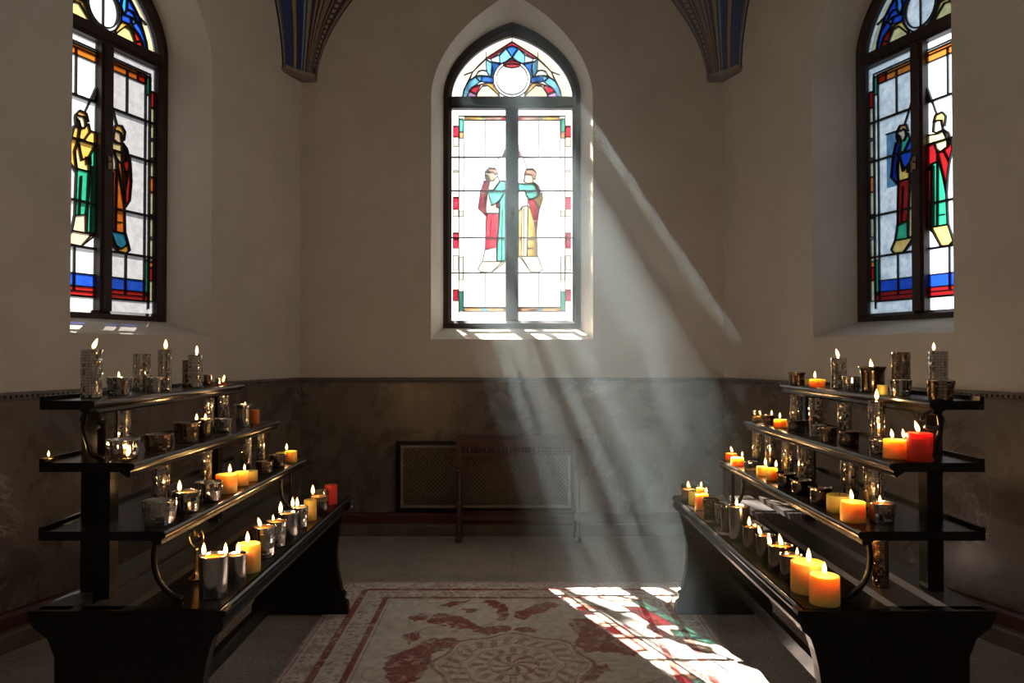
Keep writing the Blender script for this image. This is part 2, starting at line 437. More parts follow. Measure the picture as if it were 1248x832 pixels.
FIG_L = [  # the saint in the left-hand light
 ('cloak', [(95,235),(125,235),(118,290),(98,350),(105,400),(110,430),(105,445),(60,400),(75,300)]),
 ('hair', [(102,180),(125,155),(165,160),(178,195),(160,192),(150,178),(125,182)]),
 ('skin', [(102,180),(125,182),(150,178),(160,192),(165,215),(150,235),(130,232),(120,205),(100,195)]),
 ('beard', [(100,195),(120,205),(130,232),(115,238),(103,220)]),
 ('chest', [(130,232),(150,235),(165,215),(178,205),(190,238),(150,290),(120,288)]),
 ('sash', [(190,235),(222,235),(222,292),(185,355),(140,385),(118,300),(150,292)]),
 ('sleeve', [(98,350),(118,300),(140,385),(185,358),(185,430),(110,430),(105,400)]),
 ('robe', [(110,430),(185,430),(178,570),(170,635),(103,650),(106,520)]),
 ('strip', [(190,350),(222,292),(222,715),(172,718),(178,570),(190,440)]),
 ('under', [(100,650),(170,635),(172,722),(85,722),(95,680)]),
 ('feet', [(85,722),(222,722),(205,740),(140,788),(75,785),(58,765)]),
 ('orb', [(166,365),(190,358),(192,390),(172,397)]),
 ('finial', [(206,88),(222,45),(222,84)]),
]
FIG_R = [
 ('skin', [(340,195),(360,192),(385,197),(390,222),(395,245),(360,250),(335,240)]),
 ('hair', [(338,195),(350,165),(390,160),(412,185),(405,228),(390,222),(385,197),(360,192)]),
 ('sash', [(302,248),(360,255),(395,250),(420,300),(420,330),(375,345),(350,320),(340,290),(302,300)]),
 ('shoulder', [(400,245),(425,265),(437,300),(420,330),(420,300)]),
 ('drape', [(360,345),(395,340),(430,405),(420,460),(412,545),(395,470),(375,400)]),
 ('sleeve', [(395,340),(420,330),(445,305),(450,345),(430,405)]),
 ('tunic', [(302,300),(340,290),(350,320),(360,345),(360,385),(325,390),(302,420)]),
 ('robe', [(360,385),(375,400),(395,470),(412,545),(418,690),(355,690)]),
 ('panel', [(325,390),(360,385),(355,690),(318,690)]),
 ('strip', [(302,420),(325,390),(318,690),(302,690)]),
 ('hem', [(302,690),(420,690),(450,770),(425,788),(375,785),(330,715)]),
 ('finial', [(302,45),(320,88),(302,84)]),
]
DRESS = {
 'back': (dict(cloak='red', hair='hair', skin='skin', beard='beard', chest='ivory', sash='teal', sleeve='white', robe='red', strip='teal', under='cream', feet='ivory', orb='red', finial='pink'),
          dict(skin='skin', hair='hair', sash='teal', shoulder='red', drape='red', sleeve='gold', tunic='white', robe='gold', panel='ivory', strip='gold', hem='cream', finial='pink')),
 'left': (dict(cloak='gold', hair='hair', skin='skin', beard='hair', chest='gold', sash='gold', sleeve='ivory', robe='teal', strip='teal', under='white', feet='white', orb='red', finial='pink'),
          dict(skin='skin', hair='gold', sash='ivory', shoulder='white', drape='orange', sleeve='white', tunic='white', robe='orange', panel='pink', strip='blue', hem='white', finial='pink')),
 'right': (dict(cloak='blue', hair='hair', skin='skin', beard='beard', chest='green', sash='blue', sleeve='gold', robe='red', strip='ivory', under='teal', feet='gold', orb='gold', finial='pink'),
           dict(skin='skin', hair='gold', sash='ivory', shoulder='skin', drape='red', sleeve='red', tunic='red', robe='teal', panel='teal', strip='red', hem='gold', finial='pink')),
}
TOP_HALF = [
 ('red', [(380,335),(616,185),(616,220),(565,240),(420,342)]),
 ('sky', [(560,245),(614,325),(540,385),(505,380),(500,305)]),
 ('pale', [(420,342),(500,305),(505,380),(440,370)]),
 ('sky', [(380,345),(430,372),(445,450),(420,505),(385,450)]),
 ('blue', [(432,370),(510,385),(470,440),(447,490),(420,505),(445,450)]),
 ('blue', [(345,495),(400,500),(445,510),(445,560),(390,555),(330,550)]),
 ('sky', [(285,503),(345,495),(330,550)]),
 ('lilacpale', [(288,495),(310,455),(350,445),(385,455),(410,500),(345,494)]),
 ('skyarc', [(165,690),(180,620),(230,540),(283,505),(330,552),(250,605),(222,640),(205,690)]),
 ('red', [(228,632),(260,600),(340,572),(318,610),(296,662)]),
 ('lilac', [(207,690),(226,638),(294,666),(290,690)]),
 ('goldfan', [(345,572),(390,560),(440,562),(448,580),(500,655),(505,680),(460,640),(400,585),(350,590)]),
 ('ivory', [(295,690),(305,650),(345,592),(400,585),(460,640),(508,690)]),
 ('peach', [(260,460),(380,345),(385,450),(350,445),(310,455),(285,500),(232,538)]),
]
TOP_MID = [
 ('blue', [(562,242),(616,222),(670,242),(616,322)]),
 ('red', [(535,390),(616,332),(697,390),(680,414),(616,424),(552,414)]),
]
TOPMAP = {'back': dict(lilacpale='pale', skyarc='sky', goldfan='gold', peach='cream'),
          'left': dict(lilacpale='blue', skyarc='blue', goldfan='gold', peach='blue', sky='sky', pale='blue', lilac='red'),
          'right': dict(lilacpale='blue', skyarc='blue', goldfan='gold', peach='blue', sky='sky', pale='sky', lilac='red')}

def build_window(side, idx):
    w = WIN[side]; pal = {'back': PB, 'left': PL, 'right': PR}[side]
    kx = w['fw']/.529; z_lo = w['fb']; kz = (w['fa']-w['fb'])/(3.856-1.490)
    def U(p):
        x = (p[0]-624)*.0063*kx; z = 1.3 + (430-p[1])*.0063
        return (x, z_lo + (z-1.490)*kz)
    yg = w['d'] + .052                        # the glass plane, in the middle of the frame
    root = thing('window_%d' % idx, None, None); root['kind'] = 'structure'
    place(root, side)
    root.location = Vector(FR[side][0]) + Matrix.Rotation(FR[side][1], 3, 'Z') @ Vector((w['c'], 0, 0))
    # ---- wooden frame
    bm = bmesh.new(); y0, y1 = w['d'], w['d']+.064
    fo = outline(arch(w['fw']+.012, w['fb']-.012, w['fs'], w['fa']+.012))
    def inner(fr):
        return arch(w['fw']-fr, w['fb']+fr, w['fs']-.01, w['fa']-fr*1.55)
    band = .0605*kx
    fi = outline(inner(band))
    a0 = [bm.verts.new((x, y0, z)) for x, z in fo]; a1 = [bm.verts.new((x, y1, z)) for x, z in fo]
    fm = outline(inner(band*.62))
    m0 = [bm.verts.new((x, y0, z)) for x, z in fm]
    b0 = [bm.verts.new((x, y0+.028, z)) for x, z in fi]; b1 = [bm.verts.new((x, y1, z)) for x, z in fi]
    n = len(fo)
    for p, q in ((a0, m0), (m0, b0), (b0, b1), (b1, a1)):
        for i in range(n): bm.faces.new((p[i], p[(i+1) % n], q[(i+1) % n], q[i]))
    zt0, zt1 = U((0, 130))[1], U((0, 115.5))[1]
    xi = w['fw']-band+.002
    box(bm, -xi, xi, y0+.004, y1-.004, zt0, zt1)
    box(bm, -xi, xi, y0-.008, y0+.02, zt0+.02, zt1-.03)
    mw = .050*kx
    box(bm, -mw, mw, y0+.010, y1-.004, w['fb']+band-.002, zt0+.002)
    box(bm, -mw*.55, mw*.55, y0-.004, y0+.02, w['fb']+band-.002, zt0+.002)
    fr = mesh_obj('window_frame', bm, M['wood_frame'], root)
    # ---- clear glass behind everything
    pane_x0, pane_x1 = mw, w['fw']-band
    zb = w['fb']+band
    keys = list(pal.keys()); bm = bmesh.new()
    def poly(bm, pts, y, mi=0):
        try: f = bm.faces.new([bm.verts.new((x, y, z)) for x, z in pts])
        except ValueError: return
        f.material_index = mi
    for s in (-1, 1):
        poly(bm, [(s*pane_x0, zb), (s*pane_x1, zb), (s*pane_x1, zt0), (s*pane_x0, zt0)], yg, 1 if (s > 0 and 'clear2' in keys) else 0)
    ti = [(x, z) for x, z in outline(inner(band)) if z >= zt1-.02]
    if side != 'back' or True:
        tip = [p for p in outline(inner(band)) if p[1] > zt1]
        xb = w['fw']-band
        poly(bm, [(xb, zt1)] + tip + [(-xb, zt1)], yg)
    bmesh.ops.triangulate(bm, faces=bm.faces[:])
    mesh_obj('clear_glass', bm, [pal['clear'], pal.get('clear2', pal['clear'])], root, recalc=False)
    # ---- coloured pieces and leading
    bm = bmesh.new(); ld = bmesh.new(); cnt = [0]
    def lead(p, q, wd=.0052, deep=.006):
        p = Vector((p[0], 0, p[1])); q = Vector((q[0], 0, q[1])); d = q-p
        if d.length < 1e-5: return
        t = d.normalized(); s = Vector((-t.z, 0, t.x))*wd/2; e = t*wd*.3
        ya, yb = yg-.012, yg+deep
        c = [p-e-s, q+e-s, q+e+s, p-e+s]
        va = [ld.verts.new((v.x, ya, v.z)) for v in c]; vb = [ld.verts.new((v.x, yb, v.z)) for v in c]
        ld.faces.new(va); ld.faces.new(vb[::-1])
        for i in range(4): ld.faces.new((va[i], vb[i], vb[(i+1) % 4], va[(i+1) % 4]))
    def piece(col, pts, line=True, wd=.0052):
        q = [U(p) for p in pts]
        cnt[0] += 1
        poly(bm, q, yg-.002-.00002*cnt[0], keys.index(col))
        if line:
            for i in range(len(q)): lead(q[i], q[(i+1) % len(q)], wd)
    dl, dr = DRESS[side]
    fw_ = .006 if side == 'back' else .0075
    for k, pts in FIG_L: piece(dl[k], Fp(pts), wd=fw_)
    for k, pts in FIG_R: piece(dr[k], Fp(pts), wd=fw_)
    if side == 'left':
        piece('red', Fp([(395,250),(425,275),(450,330),(458,420),(448,520),(418,560),(408,450),(395,345)]), wd=fw_); piece('sky', Fp([(302,690),(420,690),(440,740),(395,770),(345,755),(315,715)]), wd=fw_); piece('gold', Fp([(302,720),(330,760),(375,785),(425,788),(450,770),(440,740),(395,770),(345,755),(315,715)]), wd=fw_)
    for a, b in (((222,20),(155,158)), ((302,20),(357,160)), ((138,460),(128,640)), ((205,400),(200,715)), ((335,400),(333,688)), ((395,640),(360,640)), ((205,722),(140,788)), ((320,690),(375,785))):
        lead(U(Fp([a])[0]), U(Fp([b])[0]), fw_*.8)
    tm = TOPMAP[side]
    for k, pts in TOP_HALF:
        p = Tp(pts); piece(tm.get(k, k), p, wd=fw_*.9); piece(tm.get(k, k), mir(p), wd=fw_*.9)
    for k, pts in TOP_MID:
        piece(tm.get(k, k), Tp(pts), wd=fw_*.9)
    # rings of the roundel
    cx, cy = 624, 20+525/TO[2]
    for r in (168/TO[2], 143/TO[2]):
        ring = [(cx+r*math.cos(t*PI/16), cy+r*math.sin(t*PI/16)) for t in range(32)]
        for i in range(32): lead(U(ring[i]), U(ring[(i+1) % 32]), fw_)
    lead(U((624, cy-19)), U((624, 115)), fw_*.8); lead(U((624, 38)), U((624, 45)), fw_)
    # tinted strip that follows the arch
    oa = Tp([(90,700),(130,590),(180,490),(250,395),(380,282),(500,200),(616,138)]); ob = Tp([(165,700),(195,590),(260,460),(320,395),(380,338),(500,258),(616,185)])
    for i in range(6):
        q = [oa[i], oa[i+1], ob[i+1], ob[i]]
        for qq in (q, mir(q)): piece('cream', qq, line=False)
        for m_ in (0, 1):
            f = (lambda p: p) if m_ == 0 else (lambda p: (1248-p[0], p[1]))
            lead(U(f(ob[i])), U(f(ob[i+1])), fw_*.9)
            if i in (2, 4): lead(U(f(oa[i])), U(f(ob[i])), fw_)
    # saddle bars
    for y in (188.5, 230, 288, 331.5):
        for s in (-1, 1): lead((s*pane_x0, U((0, y))[1]), (s*pane_x1, U((0, y))[1]), .0075 if side == 'back' else .012, .014)
    # thin cames
    for s in (-1, 1):
        f = lambda p: (624+s*(p[0]-624), p[1])
        for a, b in (((689.5, 139), (689.5, 386)), ((683.5, 143), (683.5, 378)), ((632, 137.5), (690, 137.5)), ((632, 143), (683.5, 143)), ((632, 379), (690, 379)), ((632, 373.5), (684, 373.5)), ((657, 331.5), (657, 373)), ((657, 143), (657, 188))):
            lead(U(f(a)), U(f(b)), .0052 if side == 'back' else .006)
        def rect(col, x0, x1, ya, yb): piece(col, [f((x0, ya)), f((x1, ya)), f((x1, yb)), f((x0, yb))], wd=.0032 if side == 'back' else .006)
        if side == 'back':
            for ya, yb in ((150, 163.5), (238, 253), (282, 301), (352, 366)): rect('red', 690, 696.5, ya, yb)
            for ya, yb in ((205, 207), (163.5, 175), (253, 262), (310, 328)): rect('cream', 690, 696.5, ya, yb)
            rect('teal', 684, 689, 141, 157); rect('orange', 684, 689, 157, 165); rect('cream', 684, 689, 255, 262); rect('cream', 684, 689, 312, 340)
            rect('teal', 684, 689, 354, 378)
            
            for ya, yb in ((132, 150), (175, 204), (208, 238), (262, 282), (301, 309), (329, 352), (366, 384)): piece('peach', [f((690, ya)), f((696.5, ya)), f((696.5, yb)), f((690, yb))], line=False)
            for ya, yb in ((166, 254), (263, 311), (341, 353)): piece('peach', [f((684, ya)), f((689, ya)), f((689, yb)), f((684, yb))], line=False)
            rect('gold', 661, 683, 138, 142.5); rect('green', 656, 661, 138, 142.5); rect('pink', 637, 656, 138, 142.5); rect('red', 632, 637, 138, 142.5)
            rect('orange', 661, 684, 374, 378.5); rect('sky', 655, 661, 374, 379); rect('orange', 632, 655, 374, 378.5); rect('red', 632, 635, 374, 379)
        else:
            rect('orange', 632, 684, 140, 150); rect('pink', 672, 684, 140, 150)
            rect('blue', 632, 684, 357, 369); rect('red', 632, 690, 369, 378)
            rect('teal', 684, 690, 141, 160); rect('red', 690, 697, 155, 172); rect('teal', 684, 690, 335, 372); rect('red', 690, 697, 342, 356)
            for ya, yb in ((172, 205), (207, 226), (228, 246), (262, 286), (290, 310), (312, 336), (356, 378)): rect('cream', 690, 697, ya, yb)
            for ya, yb in ((246, 262), (286, 290), (336, 342)): rect('orange', 690, 697, ya, yb)
    if side == 'right':
        q = [(576, 206), (594, 206), (594, 262), (576, 262)]; piece('steel', q, line=False)
        lead(U((576, 206)), U((594, 206)), .006)
    bmesh.ops.triangulate(bm, faces=bm.faces[:])
    mesh_obj('coloured_glass', bm, [pal[k] for k in keys], root, recalc=False)
    mesh_obj('leading', ld, M['lead'], root)
    # latch on the mullion
    bm = bmesh.new(); zl = w['fb']+.85
    box(bm, -.012, .012, y0-.012, y0-.002, zl, zl+.07); tube(bm, [(0, y0-.016, zl+.04), (0, y0-.03, zl+.04), (.0, y0-.032, zl-.02)], .005)
    mesh_obj('window_latch', bm, M['dark_metal'], root)
    return root
for i, s in enumerate(('back', 'left', 'right')): build_window(s, i+1)

def fill_window(side, idx, mat):
    # unseen plain windows added beside the camera to brighten the walls with daylight
    w = WIN[side+'_near']; root = thing('window_%d' % idx, None, None); root['kind'] = 'structure'; place(root, side)
    root.location = Vector(FR[side][0]) + Matrix.Rotation(FR[side][1], 3, 'Z') @ Vector((w['c'], 0, 0))
    fo, fi = outline(arch(w['fw']+.01, w['fb']-.01, w['fs'], w['fa']+.01)), outline(arch(w['fw']-.06, w['fb']+.06, w['fs'], w['fa']-.09))
    y0, y1 = w['d'], w['d']+.09; bm = bmesh.new(); n = len(fo)
    R = [[bm.verts.new((x, y, z)) for x, z in o] for o, y in ((fo, y0), (fi, y0+.02), (fi, y1), (fo, y1))]
    for p, q in zip(R, R[1:]):
        for i in range(n): bm.faces.new((p[i], p[(i+1) % n], q[(i+1) % n], q[i]))
    box(bm, -.03, .03, y0+.01, y1, w['fb']+.05, w['fa']-.08)
    for z in (2.8, 3.3, 3.72): box(bm, -w['fw']+.05, w['fw']-.05, y0+.02, y1, z-.018, z+.018)
    mesh_obj('window_frame', bm, M['wood_frame'], root)
    bm = bmesh.new(); bm.faces.new([bm.verts.new((x, y0+.05, z)) for x, z in outline(arch(w['fw']-.05, w['fb']+.05, w['fs'], w['fa']-.08))])
    bmesh.ops.triangulate(bm, faces=bm.faces[:])
    mesh_obj('clear_glass', bm, mat, root, recalc=False)
fill_window('left', 4, glass_mat('fill_opal_pane', (.8, .8, .8), tl=(1.0, .10)))
fill_window('right', 5, glass_mat('fill_plain_pane', (.74, .77, .80)))

# ------------------------------------------------------------------ painted vault springers in the two corners
def springer(sgn, label):
    root = thing('vault_springer', None, None, (sgn*CX, CY, 0)); root['kind'] = 'structure'; root['label'] = label
    # work in the left corner and mirror for the right one
    d_side = Vector((-SA, -CA, 0)); d_back = Vector((1, 0, 0)); bis = Vector((.577, -.817, 0))
    Z0, Z1 = 3.305, 4.75; NZ = 26
    def prof(z):
        t = (z-Z0)/(3.90-Z0)
        e = t**1.75
        s = .225 + .15*e; b = .112 + .275*e; c = .055 + .14*t
        return s, b, c
    def mk(p): return (sgn*-1*p.x if sgn > 0 else p.x, p.y, p.z)
    def face_strip(bm, zs, fa, fb, u0, u1, mi, lift):
        prev = None
        for z in zs:
            A, B = fa(z), fb(z); n = Vector((B.y-A.y, A.x-B.x, 0)).normalized()
            if n.dot(bis) < 0: n = -n
            p, q = A.lerp(B, u0)+n*lift, A.lerp(B, u1)+n*lift
            p0, q0 = A.lerp(B, u0), A.lerp(B, u1)
            cur = [bm.verts.new(mk(v)) for v in (p0, p, q, q0)]
            if prev:
                for i in range(3): bm.faces.new((prev[i], prev[i+1], cur[i+1], cur[i])).material_index = mi
            else: bm.faces.new(cur).material_index = mi
            prev = cur
        bm.faces.new(prev).material_index = mi
    S = lambda z: d_side*prof(z)[0] + Vector((0, 0, z))
    Bk = lambda z: d_back*prof(z)[1] + Vector((0, 0, z))
    Cc = lambda z: bis*prof(z)[2] + Vector((0, 0, z))
    zs = [Z0 + (Z1-Z0)*(k/NZ)**1.25 for k in range(NZ+1)]
    core = bmesh.new(); prev = None
    for z in zs:
        cur = [core.verts.new(mk(v)) for v in (S(z), Cc(z), Bk(z), Vector((0, 0, z)))]
        if prev:
            for i in range(4): core.faces.new((prev[i], prev[(i+1) % 4], cur[(i+1) % 4], cur[i]))
        else: core.faces.new(cur)
        prev = cur
    core.faces.new(prev)
    mesh_obj('springer_core', core, M['p_cream'], root)
    zz = [z for z in zs]
    z_in = [Z0+.032] + [z for z in zs if z > Z0+.045]
    # blue painted face, on the splayed wall's side
    bm = bmesh.new()
    mats = [M[k] for k in ('p_black', 'p_cream', 'p_blue', 'p_gold', 'p_dblue', 'p_lblue', 'p_brown', 'p_taupe')]
    for u0, u1, mi, lf in ((0, .04, 0, .008), (.04, .10, 1, .006), (.10, .13, 0, .005)): face_strip(bm, zz, S, Cc, u0, u1, mi, lf)
    for u0, u1, mi, lf in ((.16, .46, 2, .004), (.46, .49, 0, .005), (.49, .60, 3, .007), (.60, .62, 0, .005), (.62, .82, 4, .004), (.82, .88, 5, .006), (.90, .93, 0, .005)):
        face_strip(bm, z_in, S, Cc, u0, u1, mi, lf)
    mesh_obj('blue_face', bm, mats, root)
    bm = bmesh.new()
    for u0, u1, mi, lf in ((0, .035, 0, .008), (.035, .13, 7, .006), (.13, .16, 0, .005)): face_strip(bm, zz, Bk, Cc, u0, u1, mi, lf)
    for u0, u1, mi, lf in ((.16, .40, 6, .004), (.40, .43, 1, .006), (.43, .48, 0, .005), (.48, .62, 7, .004), (.62, .66, 0, .005), (.66, .72, 3, .006), (.72, .80, 6, .004), (.80, .84, 1, .006), (.84, .95, 6, .004)):
        face_strip(bm, z_in, Bk, Cc, u0, u1, mi, lf)
    z = Z0+.08; k = 0
    while z < Z1-.1:
        st = .032 + .012*((z-Z0)); face_strip(bm, [z, z+st*.6], Bk, Cc, .23, .33, 1, .008); z += st; k += 1
    mesh_obj('brown_face', bm, mats, root)
    # moulded foot
    bm = bmesh.new()
    for dz0, dz1, gr in ((-.010, .004, 1.07), (-.022, -.010, 1.02), (-.028, -.022, .97)):
        base = [S(Z0)*1, Cc(Z0)*1, Bk(Z0)*1, Vector((0, 0, Z0))]
        a = [bm.verts.new(mk(Vector((v.x*gr, v.y*gr, Z0+dz0)))) for v in base]; b = [bm.verts.new(mk(Vector((v.x*gr, v.y*gr, Z0+dz1)))) for v in base]
        bm.faces.new(a); bm.faces.new(b[::-1])
        for i in range(4): bm.faces.new((a[i], b[i], b[(i+1) % 4], a[(i+1) % 4]))
    mesh_obj('foot_moulding', bm, M['p_taupe'], root)
springer(-1, 'painted vault springer in the corner by the left window, blue face turned away')
springer(1, 'painted vault springer in the corner by the right window, blue face toward it')

# ------------------------------------------------------------------ wall grille and console table at the back
YW = CY - .022
root = thing('radiator_grille', 'latticed bronze radiator grille with pale border, set in marble behind the table', 'grille', (-.19, YW, .16))
gx0, gx1, gh = -.645, .645, .505
bm = bmesh.new()
for a in ((gx0, gx1, 0, .028), (gx0, gx1, gh-.028, gh)): box(bm, a[0], a[1], -.030, 0, a[2], a[3])
for a in ((gx0, gx0+.034), (gx1-.034, gx1)): box(bm, a[0], a[1], -.030, 0, .028, gh-.028)
mesh_obj('grille_frame', bm, M['black_wood'], root)
ix0, ix1, iz0, iz1 = gx0+.034, gx1-.034, .028, gh-.028
bm = bmesh.new()
for a in ((ix0, ix1, iz0, iz0+.018), (ix0, ix1, iz1-.018, iz1)): box(bm, a[0], a[1], -.022, 0, a[2], a[3])
for a in ((ix0, ix0+.018), (ix1-.018, ix1)): box(bm, a[0], a[1], -.022, 0, iz0+.018, iz1-.018)
mesh_obj('pale_border', bm, M['grille_border'], root)
bm = bmesh.new(); box(bm, ix0+.018, ix1-.018, -.004, 0, iz0+.018, iz1-.018)
mesh_obj('backing', bm, M['grille_dark'], root)
# quatrefoil-like lattice: crossing diagonals with small bosses
bm = bmesh.new(); X0, X1, Z0_, Z1_ = ix0+.018, ix1-.018, iz0+.018, iz1-.018
st = .030
def clipline(x, z, dx):
    # walk a 45 degree bar across the field
    t0 = 0; t1 = (Z1_-Z0_)
    xa, xb = x, x+dx*t1
    za, zb = Z0_, Z1_
    def cut(xl, xa, za, xb, zb): return za + (xl-xa)*(zb-za)/(xb-xa)
    pts = [(xa, za), (xb, zb)]
    if xa > xb: pts = pts[::-1]
    (xa, za), (xb, zb) = pts
    if xb < X0 or xa > X1: return None
    if xa < X0: za = cut(X0, xa, za, xb, zb); xa = X0
    if xb > X1: zb = cut(X1, xa, za, xb, zb); xb = X1
    return (xa, za), (xb, zb)
hh = Z1_-Z0_
k = int((X0-hh)/st)-1
while k*st < X1+hh:
    for dx in (1, -1):
        c = clipline(k*st, Z0_, dx)
        if c:
            p, q = Vector((c[0][0], 0, c[0][1])), Vector((c[1][0], 0, c[1][1]))
            if (q-p).length > .004:
                t = (q-p).normalized(); s = Vector((-t.z, 0, t.x))*.0042
                y = -.014 if dx > 0 else -.011
                cs = [p-s, q-s, q+s, p+s]
                va = [bm.verts.new((v.x, y, v.z)) for v in cs]; vb = [bm.verts.new((v.x, y+.008, v.z)) for v in cs]
                bm.faces.new(va); bm.faces.new(vb[::-1])
                for i in range(4): bm.faces.new((va[i], vb[i], vb[(i+1) % 4], va[(i+1) % 4]))
    k += 1
i = 0
z = Z0_+st/2
while z < Z1_-.004:
    x = X0 + (st/2 if i % 2 else st*.99)
    while x < X1-.006:
        r = .0068
        vs = [bm.verts.new((x+r*math.cos(a*PI/3), -.0145, z+r*math.sin(a*PI/3))) for a in range(6)]; tip = bm.verts.new((x, -.0175, z))
        for a in range(6): bm.faces.new((vs[a], vs[(a+1) % 6], tip))
        x += st
    z += st/2; i += 1
mesh_obj('lattice', bm, M['grille'], root)

tx0, tx1, ty0, ty1, th = -.392, .478, 5.075, 5.255, .712
root = thing('console_table', 'narrow dark red-brown console table standing against the marble wall under the window', 'table', ((tx0+tx1)/2, (ty0+ty1)/2, 0))
hx = (tx1-tx0)/2; hy = (ty1-ty0)/2
bm = bmesh.new()
prism(bm, [(-hx-.004, th-.012), (-hx, th-.016), (-hx+.012, th-.030), (hx-.012, th-.030), (hx, th-.016), (hx+.004, th-.012), (hx+.004, th-.003), (hx, th), (-hx, th), (-hx-.004, th-.003)],
      lambda p: (p[0], -hy-.012, p[1]), lambda p: (p[0], hy+.012, p[1]))
mesh_obj('tabletop', bm, M['table_wood'], root)
for sx in (-1, 1):
    for sy in (-1, 1):
        bm = bmesh.new(); x = sx*(hx-.026); y = sy*(hy-.022); e = .018
        box(bm, x-e, x+e, y-e, y+e, th-.20, th-.031)
        lathe(bm, [(0, .0), (.022, .0), (.026, .012), (.022, .028), (.013, .040), (.016, .052), (.016, .14), (.020, .15), (.020, .19), (.013, .20), (.0165, .24), (.018, .36), (.0165, .46), (.012, .475), (.019, .49), (.012, .505), (.018, th-.20), (0, th-.199)], 14, x, y)
        box(bm, x-.019, x+.019, y-.019, y+.019, .145, .195)
        mesh_obj('leg', bm, M['table_wood'], root)
for sy in (-1, 1):
    bm = bmesh.new(); y = sy*(hy-.022)
    box(bm, -hx+.046, hx-.046, y-.009, y+.009, th-.060, th-.031)
    box(bm, -hx+.046, hx-.046, y-.009, y+.009, th-.118, th-.098)
    for k in range(27):
        x = -hx+.07 + k*(2*hx-.14)/26
        lathe(bm, [(.0, th-.098), (.005, th-.098), (.0078, th-.08), (.005, th-.062), (0, th-.06)], 8, x, y)
    mesh_obj('apron', bm, M['table_wood'], root)
bm = bmesh.new()
box(bm, -hx+.044, hx-.044, -hy+.014, -hy+.030, .155, .182); box(bm, -hx+.044, hx-.044, hy-.030, hy-.014, .155, .182)
for sx in (-1, 1): box(bm, sx*(hx-.026)-.008, sx*(hx-.026)+.008, -hy+.03, hy-.03, .155, .182)
mesh_obj('stretcher', bm, M['table_wood'], root)

